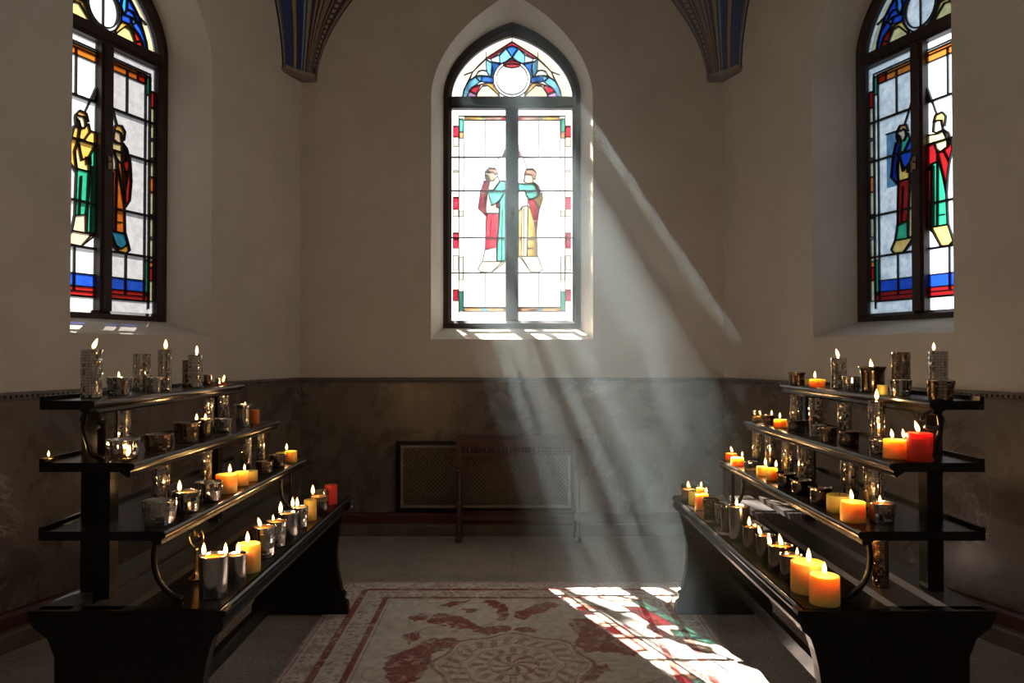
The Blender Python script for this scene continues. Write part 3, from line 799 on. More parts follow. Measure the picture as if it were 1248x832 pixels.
# ------------------------------------------------------------------ the rug
def inside(px, py, poly):
    res = np.zeros(px.shape, bool); n = len(poly); j = n-1
    for i in range(n):
        xi, yi = poly[i]; xj, yj = poly[j]
        if yi != yj:
            c = ((yi > py) != (yj > py)) & (px < (xj-xi)*(py-yi)/(yj-yi)+xi); res ^= c
        j = i
    return res
def rug():
    RX, Y0, Y1 = .94, 2.02, 4.20
    NXr, NYr = 330, 380
    xs = np.linspace(-RX, RX, NXr+1); ys = np.linspace(Y0, Y1, NYr+1)
    X, Y = np.meshgrid(xs, ys, indexing='ij')
    rng = np.random.default_rng(3)
    def vnoise(f, seed):
        r = np.random.default_rng(seed); g = r.random((64, 64))
        u = (X*f) % 63; v = (Y*f) % 63
        i = np.floor(u).astype(int); j = np.floor(v).astype(int); a = u-i; b = v-j
        a = a*a*(3-2*a); b = b*b*(3-2*b)
        i1 = (i+1) % 64; j1 = (j+1) % 64
        return g[i, j]*(1-a)*(1-b)+g[i1, j]*a*(1-b)+g[i, j1]*(1-a)*b+g[i1, j1]*a*b
    ax = np.abs(X); cyr = 3.09
    edge = np.minimum(RX-ax, np.minimum(Y1-Y, Y-Y0))
    red = np.zeros(X.shape)          # 0 cream .. 1 red
    # border: red lines, floral band, red band, lines
    red[(edge < .012)] = .55
    red[(edge > .022) & (edge < .030)] = .6
    fl = (np.sin(X*92+3*np.sin(Y*31)) * np.sin(Y*92+3*np.sin(X*37)) + .9*(vnoise(26, 1)-.5)) > .12
    band = (edge > .042) & (edge < .125); red[band & fl] = .45
    red[(edge > .125) & (edge < .158)] = .95
    band = (edge > .168) & (edge < .262); red[band & fl] = .5
    red[(edge > .262) & (edge < .290)] = .92
    red[(edge > .300) & (edge < .307)] = .6
    fld = edge > .315
    # animal and leaf shapes in the field, mirrored in part (far half seen best)
    shapes = [
     [(-0.528,3.044),(-0.541,3.179),(-0.455,3.251),(-0.368,3.353),(-0.269,3.39),(-0.216,3.353),(-0.231,3.276),(-0.315,3.227),(-0.349,3.179),(-0.348,3.001),(-0.365,2.92),(-0.478,2.912),(-0.522,2.98)],
     [(-0.416,3.594),(-0.361,3.699),(-0.245,3.637),(-0.152,3.518),(-0.067,3.535),(-0.003,3.5),(-0.034,3.433),(-0.147,3.406),(-0.212,3.461),(-0.302,3.535),(-0.378,3.547)],
     [(-0.372,3.811),(-0.308,3.88),(-0.215,3.894),(-0.257,3.811),(-0.322,3.764)],
     [(-0.163,3.88),(-0.097,3.894),(-0.026,3.798),(-0.003,3.668),(-0.046,3.594),(-0.101,3.606),(-0.058,3.668),(-0.071,3.764),(-0.13,3.811)],
     [(0.02,3.719),(0.112,3.798),(0.195,3.852),(0.239,3.811),(0.154,3.699),(0.063,3.618),(0.019,3.649)],
     [(0.264,3.518),(0.326,3.618),(0.433,3.594),(0.53,3.518),(0.586,3.353),(0.584,3.227),(0.541,3.151),(0.463,3.203),(0.327,3.203),(0.267,3.301),(0.305,3.39)],
     [(-0.506,3.433),(-0.452,3.455),(-0.423,3.39),(-0.454,3.317),(-0.488,3.369)],
     [(0.311,3.044),(0.393,3.11),(0.402,3.035),(0.318,2.94),(0.274,2.94)],
     [(0.019,3.5),(0.124,3.489),(0.102,3.444),(0.018,3.455)],
     [(-0.509,3.637),(-0.448,3.68),(-0.409,3.631),(-0.469,3.582)],
     [(-0.253,3.758),(-0.163,3.771),(-0.178,3.706),(-0.231,3.693)],
     [(0.296,3.798),(0.368,3.825),(0.499,3.771),(0.472,3.732),(0.336,3.732)],
     [(-.56,2.86),(-.44,2.92),(-.36,2.84),(-.30,2.70),(-.40,2.60),(-.52,2.66),(-.60,2.76)],
     [(.30,2.80),(.42,2.90),(.56,2.84),(.60,2.66),(.46,2.58),(.36,2.66)],
     [(-.20,2.56),(.0,2.62),(.18,2.56),(.10,2.44),(-.10,2.42)],
    ]
    wx = X + .03*(vnoise(16, 5)-.5) + .02*(vnoise(40, 6)-.5); wy = Y + .04*(vnoise(16, 7)-.5) + .03*(vnoise(40, 8)-.5)
    for s in shapes: red[fld & inside(wx, wy, s)] = .9
    vein = (np.abs(vnoise(20, 31)-.5) < .035) & (vnoise(7, 32) > .4); red[vein & (red > .85) & fld] = .6
    twig = (np.abs(vnoise(11, 21)-.5) < .022) & fld & (vnoise(4, 22) > .45); red[twig] = np.maximum(red[twig], .45)
    # medallion
    dx, dy = X-.005, Y-cyr; r = np.hypot(dx, dy); th_ = np.arctan2(dy, dx)
    lob = r/(1+.055*np.cos(th_*8))
    m = lob < .33; red[m] = 0
    rings = [(.312, .33, .7), (.290, .297, .5), (.262, .268, .5), (.205, .213, .65), (.170, .178, .6), (.10, .108, .65)]
    for a, b, v in rings: red[(lob > a) & (lob < b)] = v
    pet = (lob > .215) & (lob < .285) & (np.cos(th_*24+lob*40) > .1); red[pet] = .6
    pet = (lob > .115) & (lob < .165) & (np.cos(th_*16) > .0); red[pet] = .65
    pet = (lob < .10) & (np.cos(th_*8+lob*60) > .0); red[pet] = .7
    red += (rng.random(X.shape)-.5)*.22 + (vnoise(9, 11)-.5)*.25
    worn = vnoise(30, 12)*.6 + vnoise(60, 13)*.4
    red = np.clip(np.where(worn > .66, red*.55, red), 0, 1)
    cream = np.array([.74, .685, .61]); crd = np.array([.32, .085, .072])
    colr = cream[None, None]*(1-red[..., None]) + crd[None, None]*red[..., None]
    colr *= (.84 + .32*vnoise(38, 14))[..., None]
    bm = bmesh.new()
    zz = .007
    me = bpy.data.meshes.new('rug')
    nx, ny = NXr+1, NYr+1
    vt = np.stack([X, Y, np.full(X.shape, zz)], -1).reshape(-1, 3)
    I, J = np.meshgrid(np.arange(NXr), np.arange(NYr), indexing='ij')
    q = np.stack([I*ny+J, (I+1)*ny+J, (I+1)*ny+J+1, I*ny+J+1], -1).reshape(-1, 4)
    rim = [(-RX, Y0), (RX, Y0), (RX, Y1), (-RX, Y1)]
    base = len(vt)
    vt = np.concatenate([vt, np.array([(x, y, z) for x, y in rim for z in (zz, .0005)])])
    side = [[base+2*i, base+2*((i+1) % 4), base+2*((i+1) % 4)+1, base+2*i+1] for i in range(4)]
    me.from_pydata(vt.tolist(), [], q.tolist()+side)
    at = me.color_attributes.new('pile', 'FLOAT_COLOR', 'POINT')
    c = np.ones((len(vt), 4), np.float32); c[:base, :3] = colr.reshape(-1, 3); c[base:, :3] = (.2, .1, .08)
    at.data.foreach_set('color', c.ravel())
    m, nt, out = new_mat('woven_rug')
    a = N(nt, 'ShaderNodeAttribute', attribute_name='pile')
    b = N(nt, 'ShaderNodeBsdfPrincipled'); b.inputs['Roughness'].default_value = .85; b.inputs['Specular IOR Level'].default_value = .25
    nt.links.new(a.outputs['Color'], b.inputs['Base Color'])
    tc = N(nt, 'ShaderNodeTexCoord'); t = N(nt, 'ShaderNodeTexNoise', i_Scale=220.0, i_Detail=3.0); nt.links.new(tc.outputs['Object'], t.inputs['Vector'])
    bp = N(nt, 'ShaderNodeBump', i_Strength=.4, i_Distance=.004); nt.links.new(t.outputs['Fac'], bp.inputs['Height']); nt.links.new(bp.outputs['Normal'], b.inputs['Normal'])
    nt.links.new(b.outputs[0], out.inputs['Surface'])
    me.materials.append(m)
    bm.free()
    o = link(bpy.data.objects.new('rug', me))
    tag(o, 'worn red and cream patterned rug with a round medallion lying on the stone floor', 'rug')
rug()

# ------------------------------------------------------------------ the two stepped candle racks
TIER = {1: dict(x=.81, z=.58, n=2.09, f=3.75), 2: dict(x=.975, z=.797, n=2.09, f=3.52), 3: dict(x=1.065, z=.990, n=2.09, f=3.40), 4: dict(x=1.18, z=1.165, n=2.09, f=3.26)}
XB = 1.335
def rack(sg, label):
    root = thing('candle_rack', label, 'candle rack', (sg*1.07, 2.9, 0), 0, 'stepped candle racks')
    root_inv = Vector((-sg*1.07, -2.9, 0))
    def P(x, y, z): return (sg*x+root_inv.x, y+root_inv.y, z)
    def bx(bm, x0, x1, y0, y1, z0, z1):
        a, b = sorted((P(x0, 0, 0)[0], P(x1, 0, 0)[0])); box(bm, a, b, y0+root_inv.y, y1+root_inv.y, z0, z1)
    def extr(bm, prof, y0, y1): prism(bm, prof, lambda p: P(p[0], y0, p[1]), lambda p: P(p[0], y1, p[1]))
    def edge_profile(xf, xb, z, t, big):
        pts = [(xb, z), (xf+.010, z)]
        r = .011 if not big else .015
        for k in range(7):                       # rounded nosing
            a = PI/2 + PI*k/6; pts.append((xf+r+.0 + r*math.cos(a), z-r + r*math.sin(a)))
        if big: pts += [(xf+.016, z-.034), (xf+.013, z-.044), (xf+.009, z-.052), (xf+.012, z-.064), (xf+.024, z-.072)]
        else: pts += [(xf+.013, z-.027), (xf+.012, z-.036), (xf+.020, z-.042)]
        pts += [(xf+.045, z-.026), (xb, z-.026)]
        return pts
    # bench plank, with two narrower slats behind it
    t1 = TIER[1]
    bm = bmesh.new(); extr(bm, edge_profile(t1['x'], 1.065, t1['z'], 0, True), t1['n'], t1['f'])
    mesh_obj('bench_plank', bm, M['black_wood'], root)
    for x0, x1 in ((1.100, 1.205), (1.245, XB)):
        bm = bmesh.new(); extr(bm, [(x0, t1['z']-.002), (x1, t1['z']-.002), (x1, t1['z']-.026), (x0, t1['z']-.026)], t1['n'], t1['f'])
        mesh_obj('bench_slat', bm, M['slat_wood'], root)
    # scrolled end panels
    out = [(.800,.578),(.800,.566),(.812,.556),(.806,.540),(.812,.522),(.826,.512),(.836,.500),(.846,.47),(.858,.42),(.868,.35),(.870,.28),(.862,.21),(.848,.150),(.842,.118),(.828,.108),(.826,.090),(.836,.078),(.818,.066),(.812,.050),(.812,.0075)]
    back = [(XB-.045,.0075),(XB-.045,.05),(XB-.06,.08),(XB-.055,.45),(XB-.035,.500),(XB-.015,.515),(XB+.005,.53),(XB+.020,.556),(XB+.022,.570),(XB+.018,.578)]
    for y0, y1 in ((t1['n']-.012, t1['n']+.030), (t1['f']-.075, t1['f']-.035)):
        bm = bmesh.new()
        o2 = out if y0 < 3 else [(x, min(z, .5534)) for x, z in out[2:]]
        b2 = back if y0 < 3 else [(min(x, XB), min(z, .5534)) for x, z in back]
        prism(bm, o2+b2, lambda p: P(p[0], y0, p[1]), lambda p: P(p[0], y1, p[1]))
        # raised inner panel on the outer face
        mesh_obj('end_panel', bm, M['black_wood'], root)
    bm = bmesh.new(); bx(bm, 1.08, 1.11, t1['n']+.03, t1['f']-.075, .14, .20)
    mesh_obj('stretcher', bm, M['black_wood'], root)
    for k in (2, 3, 4):
        t = TIER[k]; bm = bmesh.new()
        extr(bm, edge_profile(t['x'], XB, t['z'], 0, False), t['n'], t['f'])
        # low back rail
        bx(bm, XB-.012, XB, t['n'], t['f'], t['z'], t['z']+.012)
        mesh_obj('shelf', bm, M['black_wood'], root)
    # posts
    def post(x, y, z0, z1, w=.024):
        bm = bmesh.new(); bx(bm, x-w, x+w, y-w, y+w, z0, z1)
        mesh_obj('post', bm, M['black_wood'], root)
    post(1.283, 2.27, .554, 1.139); post(1.283, 3.20, .554, 1.139, .022)
    if sg < 0: post(1.205, 2.20, .554, .964, .024)
    # curved brackets carrying the shelves
    def bracket(x_top, z_top, x_bot, z_bot, y, w=.0085):
        pts = smooth_path([P(x_top, y, z_top), P(x_top+.008, y, z_top-(z_top-z_bot)*.35), P(x_top-.004, y, z_bot+(z_top-z_bot)*.35), P(x_bot+.03, y, z_bot+.022), P(x_bot-.008, y, z_bot+.008)], 6)
        bm = bmesh.new(); tube(bm, pts, [w]*len(pts), 8)
        mesh_obj('bracket', bm, M['black_wood'], root, smooth=True)
    for y in (2.16, 3.34):
        bracket(1.035, .770, .965, .578, y)
    bracket(1.215, 1.140, 1.17, .99, 2.112, .008)
    for y in (3.42,):
        bm = bmesh.new(); tube(bm, [P(1.02, y, .578), P(1.02, y, .772)], .008); mesh_obj('spindle', bm, M['black_wood'], root)
    # scroll under the top shelf, at its near end
    pts = [P(1.20+.03*math.cos(a), 2.112, 1.108+.024*math.sin(a)) for a in [k*PI/8 for k in range(-6, 9)]]
    bm = bmesh.new(); tube(bm, pts, .006); mesh_obj('scroll', bm, M['iron'], root, smooth=True)
    for x, z in ((.818, .560), (.815, .520)):
        bm = bmesh.new()
        bmesh.ops.create_uvsphere(bm, u_segments=10, v_segments=8, radius=.008, matrix=Matrix.Translation(P(x, t1['f']+.004, z)))
        mesh_obj('stud', bm, M['steel_plain'], root, smooth=True)
rack(-1, 'black stepped candle rack along the left wall, four tiers, two posts at near end')
rack(1, 'black stepped candle rack along the right wall, four tiers, single post at near end')

# ------------------------------------------------------------------ candles: one of each kind is modelled, then copied
def hammered(bm, prof, n=22, bump=.035, rows=None):
    """lathe whose quads are raised into small cushions like beaten metal; prof is a list of (r, z)"""
    rings = [[(r*math.cos(2*PI*(i+(.5 if k % 2 else 0)*0)/n), r*math.sin(2*PI*i/n), z) for i in range(n)] for k, (r, z) in enumerate(prof)]
    V = [[bm.verts.new(p) for p in ring] for ring in rings]
    for k in range(len(prof)-1):
        for i in range(n):
            j = (i+1) % n
            c4 = [V[k][i], V[k][j], V[k+1][j], V[k+1][i]]
            c = sum((v.co for v in c4), Vector())/4
            g = random.uniform(.4, 1.6)*bump; tx = random.gauss(0, bump*.16); tz = random.gauss(0, bump*.22)
            inn = []
            for q, v in enumerate(c4):
                f = 1 + g + (tx if q in (0, 3) else -tx) + (tz if q < 2 else -tz)
                p = c.lerp(v.co, .80); inn.append(bm.verts.new((p.x*f, p.y*f, c.z+(v.co.z-c.z)*.87)))
            bm.faces.new(inn)
            for a in range(4):
                b = (a+1) % 4; bm.faces.new((c4[a], c4[b], inn[b], inn[a]))
    return V

PROTO = {}
def proto_mesh(key, build, mats, smooth=False):
    bm = bmesh.new(); build(bm)
    bmesh.ops.recalc_face_normals(bm, faces=bm.faces[:])
    me = bpy.data.meshes.new(key); bm.to_mesh(me); bm.free()
    for m in (mats if isinstance(mats, list) else [mats]): me.materials.append(m)
    if smooth: me.polygons.foreach_set('use_smooth', [True]*len(me.polygons))
    o = bpy.data.objects.new(key.split('|')[0], me)       # kept unlinked: only its copies are placed
    PROTO[key] = o
def inner_wall(bm, rb, rt, z_top=1.0, n=22, zf=.12):
    lathe(bm, [(rt, z_top), (rt*.93, z_top), (rb*.90, zf), (0, zf)], n)
def b_cup(bm):
    rows = 6; V = hammered(bm, [(.86+.14*(k/rows), .02+.96*k/rows) for k in range(rows+1)], 20, .026)
    lathe(bm, [(0, 0), (.84, 0), (.86, .02)], 20); lathe(bm, [(1, .98), (1.0, 1.0), (.93, 1.0), (.80, .14), (0, .14)], 20)
def b_bowl(bm):
    rows = 5; hammered(bm, [(.82+.18*math.sin(k/rows*PI/2), .02+.96*k/rows) for k in range(rows+1)], 22, .024)
    lathe(bm, [(0, 0), (.80, 0), (.82, .02)], 22); lathe(bm, [(1, .98), (1.0, 1.0), (.93, 1.0), (.72, .14), (0, .14)], 22)
def b_flare(bm):
    prof = [(.86, .0), (.88, .03), (.885, .5), (.89, .80), (.92, .89), (1.0, .96), (1.02, 1.0), (.96, 1.0), (.86, .88), (.84, .5), (.83, .14), (0, .14)]
    lathe(bm, [(0, 0)]+prof, 28)
def b_plain(bm):
    lathe(bm, [(0, 0), (.92, 0), (.94, .02), (.97, .5), (1, .97), (1.0, 1.0), (.94, 1.0), (.90, .5), (.88, .12), (0, .12)], 32)
def b_sleeve(bm):
    rows = 17; hammered(bm, [(1.0, .02+.98*k/rows) for k in range(rows+1)], 20, .030)
    lathe(bm, [(0, 0), (.97, 0), (1, .02)], 16); lathe(bm, [(1, 1), (.90, 1.0), (.90, .93), (0, .93)], 16)
def b_round_sleeve(bm):
    rows = 16; pr = [(.34, .005), (.62, .03), (.86, .07), (.97, .12)]+[(1.0, .17+.83*k/rows) for k in range(rows+1)]
    hammered(bm, pr, 20, .032)
    lathe(bm, [(0, 0), (.34, .005)], 16); lathe(bm, [(1, 1), (.90, 1.0), (.90, .93), (0, .93)], 16)
def b_rim(bm):
    lathe(bm, [(1+.045*math.cos(a), .06*math.sin(a)) for a in [2*PI*k/8 for k in range(8)]], 32, closed=True)
def b_disc(bm):
    lathe(bm, [(0, -.02), (.99, -.02), (1, -.002), (.96, .0), (.5, -.001), (.15, -.0025), (0, -.003)], 24)
def b_wick(bm):
    tube(bm, [(0, 0, -.004), (.0003, 0, .004), (.0012, 0, .010)], [.0012, .0012, .0009], 6)
def b_flame(bm):
    lathe(bm, [(0, 0), (.0028, .0015), (.0056, .007), (.0070, .013), (.0064, .020), (.0044, .028), (.0020, .035), (0, .040)], 12)
def b_pillar(bm):
    r = [(0, 0), (.985, 0), (1, .012), (1.0, .5), (.992, .955), (.975, .985), (.93, 1.0), (.86, .992), (.6, .975), (.25, .955), (0, .948)]
    lathe(bm, r, 40)
def b_pillar_well(bm):
    r = [(0, 0), (.985, 0), (1, .012), (1.0, .5), (.995, .955), (.98, .985), (.95, 1.0), (.88, .995), (.55, .94), (.2, .90), (0, .895)]
    lathe(bm, r, 40)
for mname in ('steel', 'dark_metal'):
    proto_mesh('cup|hammered|'+mname, b_cup, M[mname]); proto_mesh('cup|bowl|'+mname, b_bowl, M[mname])
    proto_mesh('cup|flare|'+mname, b_flare, M[mname], True)
for mname in ('steel_plain', 'dark_metal', 'clear'):
    proto_mesh('cup|plain|'+mname, b_plain, M[mname], True)
for mname in ('steel', 'dark_metal', 'steel_plain', 'clear'):
    proto_mesh('rim|'+mname, b_rim, M[mname], True)
for mname in ('steel', 'dark_metal'):
    proto_mesh('sleeve|straight|'+mname, b_sleeve, M[mname]); proto_mesh('sleeve|round|'+mname, b_round_sleeve, M[mname])
for wx in ('yellow', 'pale', 'orange', 'red', 'dark'):
    proto_mesh('wax|disc|'+wx, b_disc, M['wax_'+wx], True); proto_mesh('wax|pillar|'+wx, b_pillar, M['wax_'+wx], True)
    proto_mesh('wax|well|'+wx, b_pillar_well, M['wax_'+wx], True)
proto_mesh('wick', b_wick, M['wick'], True)
proto_mesh('flame', b_flame, M['flame'], True)
LIGHT = bpy.data.lights.new('candle_glow', 'POINT'); LIGHT.energy = .20; LIGHT.color = (1, .56, .22); LIGHT.shadow_soft_size = .006

def put(key, parent, loc=(0, 0, 0), scale=(1, 1, 1), rot=(0, 0, 0)):
    o = PROTO[key].copy(); o.parent = parent; o.location = loc; o.scale = scale; o.rotation_euler = rot
    COL.objects.link(o); return o
def lit(parent, dx, z, fh, lean=0):
    wk = put('wick', parent, (dx, 0, z))
    put('flame', wk, (0, 0, .006), (fh*.85, fh*.85, fh*.88), (0, lean, 0))
    l = bpy.data.objects.new('candle_glow', LIGHT); l.parent = parent; l.location = (dx+math.sin(lean)*.018, 0, z+.006+.018*fh); COL.objects.link(l)

ITEMS = []
def item(side, tier, kind, xc, w, ytop, X, look, flames=(), mat='steel', wax='pale', row='front', lean=0, fh=1.0, base=None, h=None):
    ITEMS.append(dict(side=side, tier=tier, kind=kind, xc=xc, w=w, ytop=ytop, X=X, look=look, flames=flames, mat=mat, wax=wax, row=row, lean=lean, fh=fh, base=base, h=h))
Lf, Rt = -1, 1
# --- left rack, lowest tier, from the near end
item(Lf,1,'plain',262,36,675,.885,'smooth silver cup with two flames',(250,278),'steel_plain','orange',fh=1.05)
item(Lf,1,'plain',289,26,674,.875,'smooth dark tin cup',(292,),'steel_plain','orange',fh=1.1)
item(Lf,1,'pillar',304,29,661,.872,'lit yellow pillar candle',(303,),wax='yellow',fh=1.1)
item(Lf,1,'hammered',323,27,641,.875,'hammered silver cup with leaning flame',(319,),wax='orange',lean=-.3)
item(Lf,1,'hammered',338,24,634,.875,'narrow hammered cup with small flame',(334,),wax='orange',fh=.7)
item(Lf,1,'plain',352.5,25,624,.875,'wide smooth cup with tall flame',(343,),'steel_plain','orange',fh=1.25)
item(Lf,1,'hammered',366,21,617,.875,'silver cup with two flames',(354.5,363),wax='pale',fh=1.15)
item(Lf,1,'pillar',379,15,608,.872,'unlit slim yellow candle',(),wax='yellow')
item(Lf,1,'plain',390,24,598,.875,'clear glass votive with tall flame',(382,),'clear','pale',fh=1.3)
item(Lf,1,'pillar',404,15,590,.865,'unlit red candle',(),wax='red')
# --- left rack, second tier
item(Lf,2,'bowl',196,40,609,1.035,'unlit flared hammered cup',(),wax='pale')
item(Lf,2,'bowl',228,33,598,1.03,'lit hammered cup with flame at its rim',(220,),wax='pale',fh=1.0)
item(Lf,2,'bowl',255,33,587,1.03,'unlit wide hammered cup',(),wax='pale')
item(Lf,2,'pillar',277,25,577,1.03,'lit broad yellow candle',(281,),wax='yellow',fh=.95)
item(Lf,2,'pillar',295,17,574,1.03,'lit yellow candle with small flame',(299,),wax='yellow',fh=.7)
item(Lf,2,'pillar',306,17,573,1.03,'unlit yellow candle',(),wax='yellow')
item(Lf,2,'bowl',323,21,562,1.03,'unlit dark hammered cup',(),'dark_metal','pale')
item(Lf,2,'bowl',339,20,554,1.03,'unlit dark bronze cup',(),'dark_metal','pale')
item(Lf,2,'pillar',355.5,14,549,1.02,'lit pale yellow candle',(349,),wax='yellow',fh=.9)
item(Lf,2,'pillar',344,13,551,1.09,'short yellow candle tucked behind others',(),wax='yellow')
# --- left rack, third tier
item(Lf,3,'bowl',151,40,535,1.14,'unlit broad hammered bowl',(),wax='pale')
item(Lf,3,'hammered',194,35,529,1.13,'unlit dark hammered cup',(),'dark_metal','pale')
item(Lf,3,'hammered',228,30,515,1.13,'unlit dark cup with bright side',(),'dark_metal','pale')
item(Lf,3,'flare',249,22,511,1.13,'dark cup with two small flames',(239,251),'dark_metal','orange',fh=.75)
item(Lf,3,'hammered',273,22,510,1.13,'unlit squat silver cup',(),wax='pale')
item(Lf,3,'flare',297,20,493,1.13,'taller silver cup with small flame',(299,),'steel','orange',fh=.6)
item(Lf,3,'pillar',311,11,499,1.13,'unlit orange candle',(),wax='orange')
# --- left rack, top tier
item(Lf,4,'sleeve',112,23,426,1.25,'tall hammered holder with leaning flame',(113,),wax='pale',lean=.42,fh=1.0)
item(Lf,4,'hammered',146,29,460,1.25,'short hammered cup with tiny flame',(145,),wax='orange',fh=.55)
item(Lf,4,'sleeve',173,19,431,1.28,'unlit tall hammered holder',(),)
item(Lf,4,'hammered',188,18,460,1.22,'unlit small hammered cup',(),wax='pale')
item(Lf,4,'sleeve',201,15,426,1.25,'slim tall hammered holder with upright flame',(202,),fh=1.0)
item(Lf,4,'sleeve',229,12,439,1.28,'unlit slim holder half hidden behind another',(),'dark_metal')
item(Lf,4,'sleeve',238,16,432,1.235,'lit tall hammered holder',(240,),fh=.95)
item(Lf,4,'plain',253,10,457,1.25,'small dark red votive',(),'dark_metal','orange')
item(Lf,4,'plain',270,16,461,1.22,'small glass votive with flame',(272,),'clear','dark',lean=.2,fh=.9)
# --- tall holders standing at the back of the left rack's tiers
for xc, w in ((150, 18), (255, 12), (273, 13)):
    item(Lf,3,'round',xc,w,None,1.225,'tall hammered metal sleeve',(),row='rear')
for xc, w in ((197, 20), (252, 13), (301, 12), (318, 10)):
    item(Lf,2,'round',xc,w,None,1.14,'tall hammered metal sleeve',(),row='rear')
# --- right rack, lowest tier, from the far end
item(Rt,1,'plain',839,20,590,.865,'clear glass votive with upright flame',(838,),'clear','pale',fh=1.0)
item(Rt,1,'pillar',853,10,594,.945,'slim lit candle behind a glass votive',(854,),wax='yellow',fh=.8)
item(Rt,1,'pillar',844,11,599,.862,'unlit slim yellow candle',(),wax='yellow')
item(Rt,1,'pillar',854.5,16,601,.875,'lit yellow candle',(860,),wax='yellow',fh=.8)
item(Rt,1,'hammered',866,21,607,.88,'unlit wide dark hammered cup',(),'dark_metal','pale')
item(Rt,1,'hammered',877,14,613,.875,'unlit narrow hammered cup',(),wax='pale')
item(Rt,1,'plain',885,15,617,.872,'unlit narrow smooth cup',(),'dark_metal','pale')
item(Rt,1,'plain',900,26,616,.875,'tall bright tin cup with flame',(897,),'steel_plain','pale',fh=.9)
item(Rt,1,'plain',916,25,640,.88,'brown bronze cup with flame',(912,),'dark_metal','orange',fh=1.0)
item(Rt,1,'plain',932,24,651,.885,'amber wax in bronze cup, lit',(926,),'dark_metal','orange',lean=-.25,fh=1.0)
item(Rt,1,'plain',950,31,663,.89,'wide bronze cup with leaning flame',(936,951),'dark_metal','orange',lean=-.2,fh=1.1)
item(Rt,1,'plain',963,28,675,.89,'bronze cup with small round flame',(970,),'dark_metal','orange',fh=.7)
item(Rt,1,'well',983,40,683,.895,'broad yellow pillar candle with melted well, lit',(984,),wax='yellow',fh=1.25)
item(Rt,1,'pillar',1003,35,699,.90,'lit yellow pillar candle at the very end',(1003,),wax='yellow',fh=1.05)
# --- right rack, second tier
item(Rt,2,'pillar',890.5,14,552,1.03,'lit orange candle',(892,),wax='orange',lean=-.3,fh=.85)
item(Rt,2,'pillar',898,15,557,1.01,'lit pale yellow candle',(905,),wax='yellow',fh=.65)
item(Rt,2,'hammered',914,17,562,1.03,'unlit hammered cup',(),wax='pale')
item(Rt,2,'pillar',928,13,568,1.03,'lit slim yellow candle',(932,),wax='yellow',fh=.9)
item(Rt,2,'pillar',940,14,570,1.03,'lit slim yellow candle',(945,),wax='yellow',fh=.8)
item(Rt,2,'flare',957,23,576,1.03,'unlit flared cup with broad lip',(),'dark_metal','pale')
item(Rt,2,'flare',975,26,584,1.03,'unlit dark flared cup',(),'dark_metal','pale')
item(Rt,2,'flare',999,29,593,1.03,'unlit large flared cup',(),'dark_metal','pale')
item(Rt,2,'pillar',1022,30,602,1.04,'unlit broad yellow candle',(),wax='yellow')
item(Rt,2,'pillar',1038,29,610,1.02,'lit broad yellow candle',(1037,),wax='yellow',lean=-.1,fh=.95)
item(Rt,2,'hammered',1073,32,612,1.10,'hammered cup with low flame',(1071,),wax='orange',fh=.65)
# --- right rack, third tier
item(Rt,3,'plain',922,12,501,1.10,'lit clear glass votive',(926,),'clear','pale',fh=.55)
item(Rt,3,'flare',936,16,506,1.12,'lit bronze cup',(940,),'dark_metal','orange',fh=.65)
item(Rt,3,'pillar',951,17,511,1.12,'lit yellow candle',(950,),wax='yellow',fh=.7)
item(Rt,3,'flare',970,24,512,1.13,'unlit wide dark cup',(),'dark_metal','pale')
item(Rt,3,'hammered',996,20,518,1.13,'unlit hammered cup',(),wax='pale')
item(Rt,3,'hammered',1009,22,521,1.11,'unlit darker hammered cup',(),'dark_metal','pale')
item(Rt,3,'flare',1034,26,525,1.13,'unlit flared brass coloured cup',(),'dark_metal','pale')
item(Rt,3,'hammered',1068,19,536,1.12,'unlit small hammered cup beside yellow candle',(),wax='pale')
item(Rt,3,'pillar',1091,29,535,1.135,'yellow candle with two flames',(1087,1101),wax='yellow',lean=-.15,fh=.8)
item(Rt,3,'pillar',1120,29,527,1.175,'large lit red candle',(1119,),wax='red',lean=-.35,fh=1.0)
# --- right rack, top tier
item(Rt,4,'flare',971,21,454,1.21,'unlit flared bronze cup',(),'dark_metal','pale')
item(Rt,4,'pillar',983,13,462,1.27,'unlit low yellow candle',(),wax='yellow')
item(Rt,4,'pillar',996,18,462,1.22,'lit low yellow candle',(993,),wax='yellow',fh=.8)
item(Rt,4,'sleeve',1022,18,436,1.25,'tall hammered holder with leaning flame',(1022,),lean=-.3,fh=1.0)
item(Rt,4,'bowl',1037,21,459,1.22,'unlit short hammered bowl',(),wax='orange')
item(Rt,4,'flare',1063,32,447,1.25,'big hammered bronze cup with flame',(1062,),'dark_metal','orange',lean=-.1,fh=1.0)
item(Rt,4,'pillar',1075,12,469,1.205,'unlit short yellow candle',(),wax='yellow')
item(Rt,4,'hammered',1097,26,463,1.225,'unlit short silver cup before tall holder',(),wax='orange')
item(Rt,4,'sleeve',1098,20,429,1.285,'unlit tall hammered holder behind a short cup',(),'dark_metal')
item(Rt,4,'hammered',1146,32,464,1.24,'unlit brass lit hammered cup',(),'dark_metal','orange')
item(Rt,4,'sleeve',1143,21,428,1.28,'tall hammered holder with low flame',(1138,),fh=.7)
for xc, w in ((970, 14), (994, 16), (1029, 16)):
    item(Rt,3,'round',xc,w,None,1.225,'tall hammered metal sleeve',(),row='rear')
item(Rt,3,'round',1068,19,488,1.15,'flame-topped hammered metal sleeve',(1068,),row='rear',fh=1.0)
for xc, w in ((922, 11), (938, 12), (959, 13), (981, 18), (1034, 20), (1063, 22)):
    item(Rt,2,'round',xc,w,None,1.14,'tall hammered metal sleeve',(),row='rear')
item(Rt,1,'sleeve',1071,18,None,1.142,'dotted metal sleeve',(),'dark_metal',row='rear',h=.15)

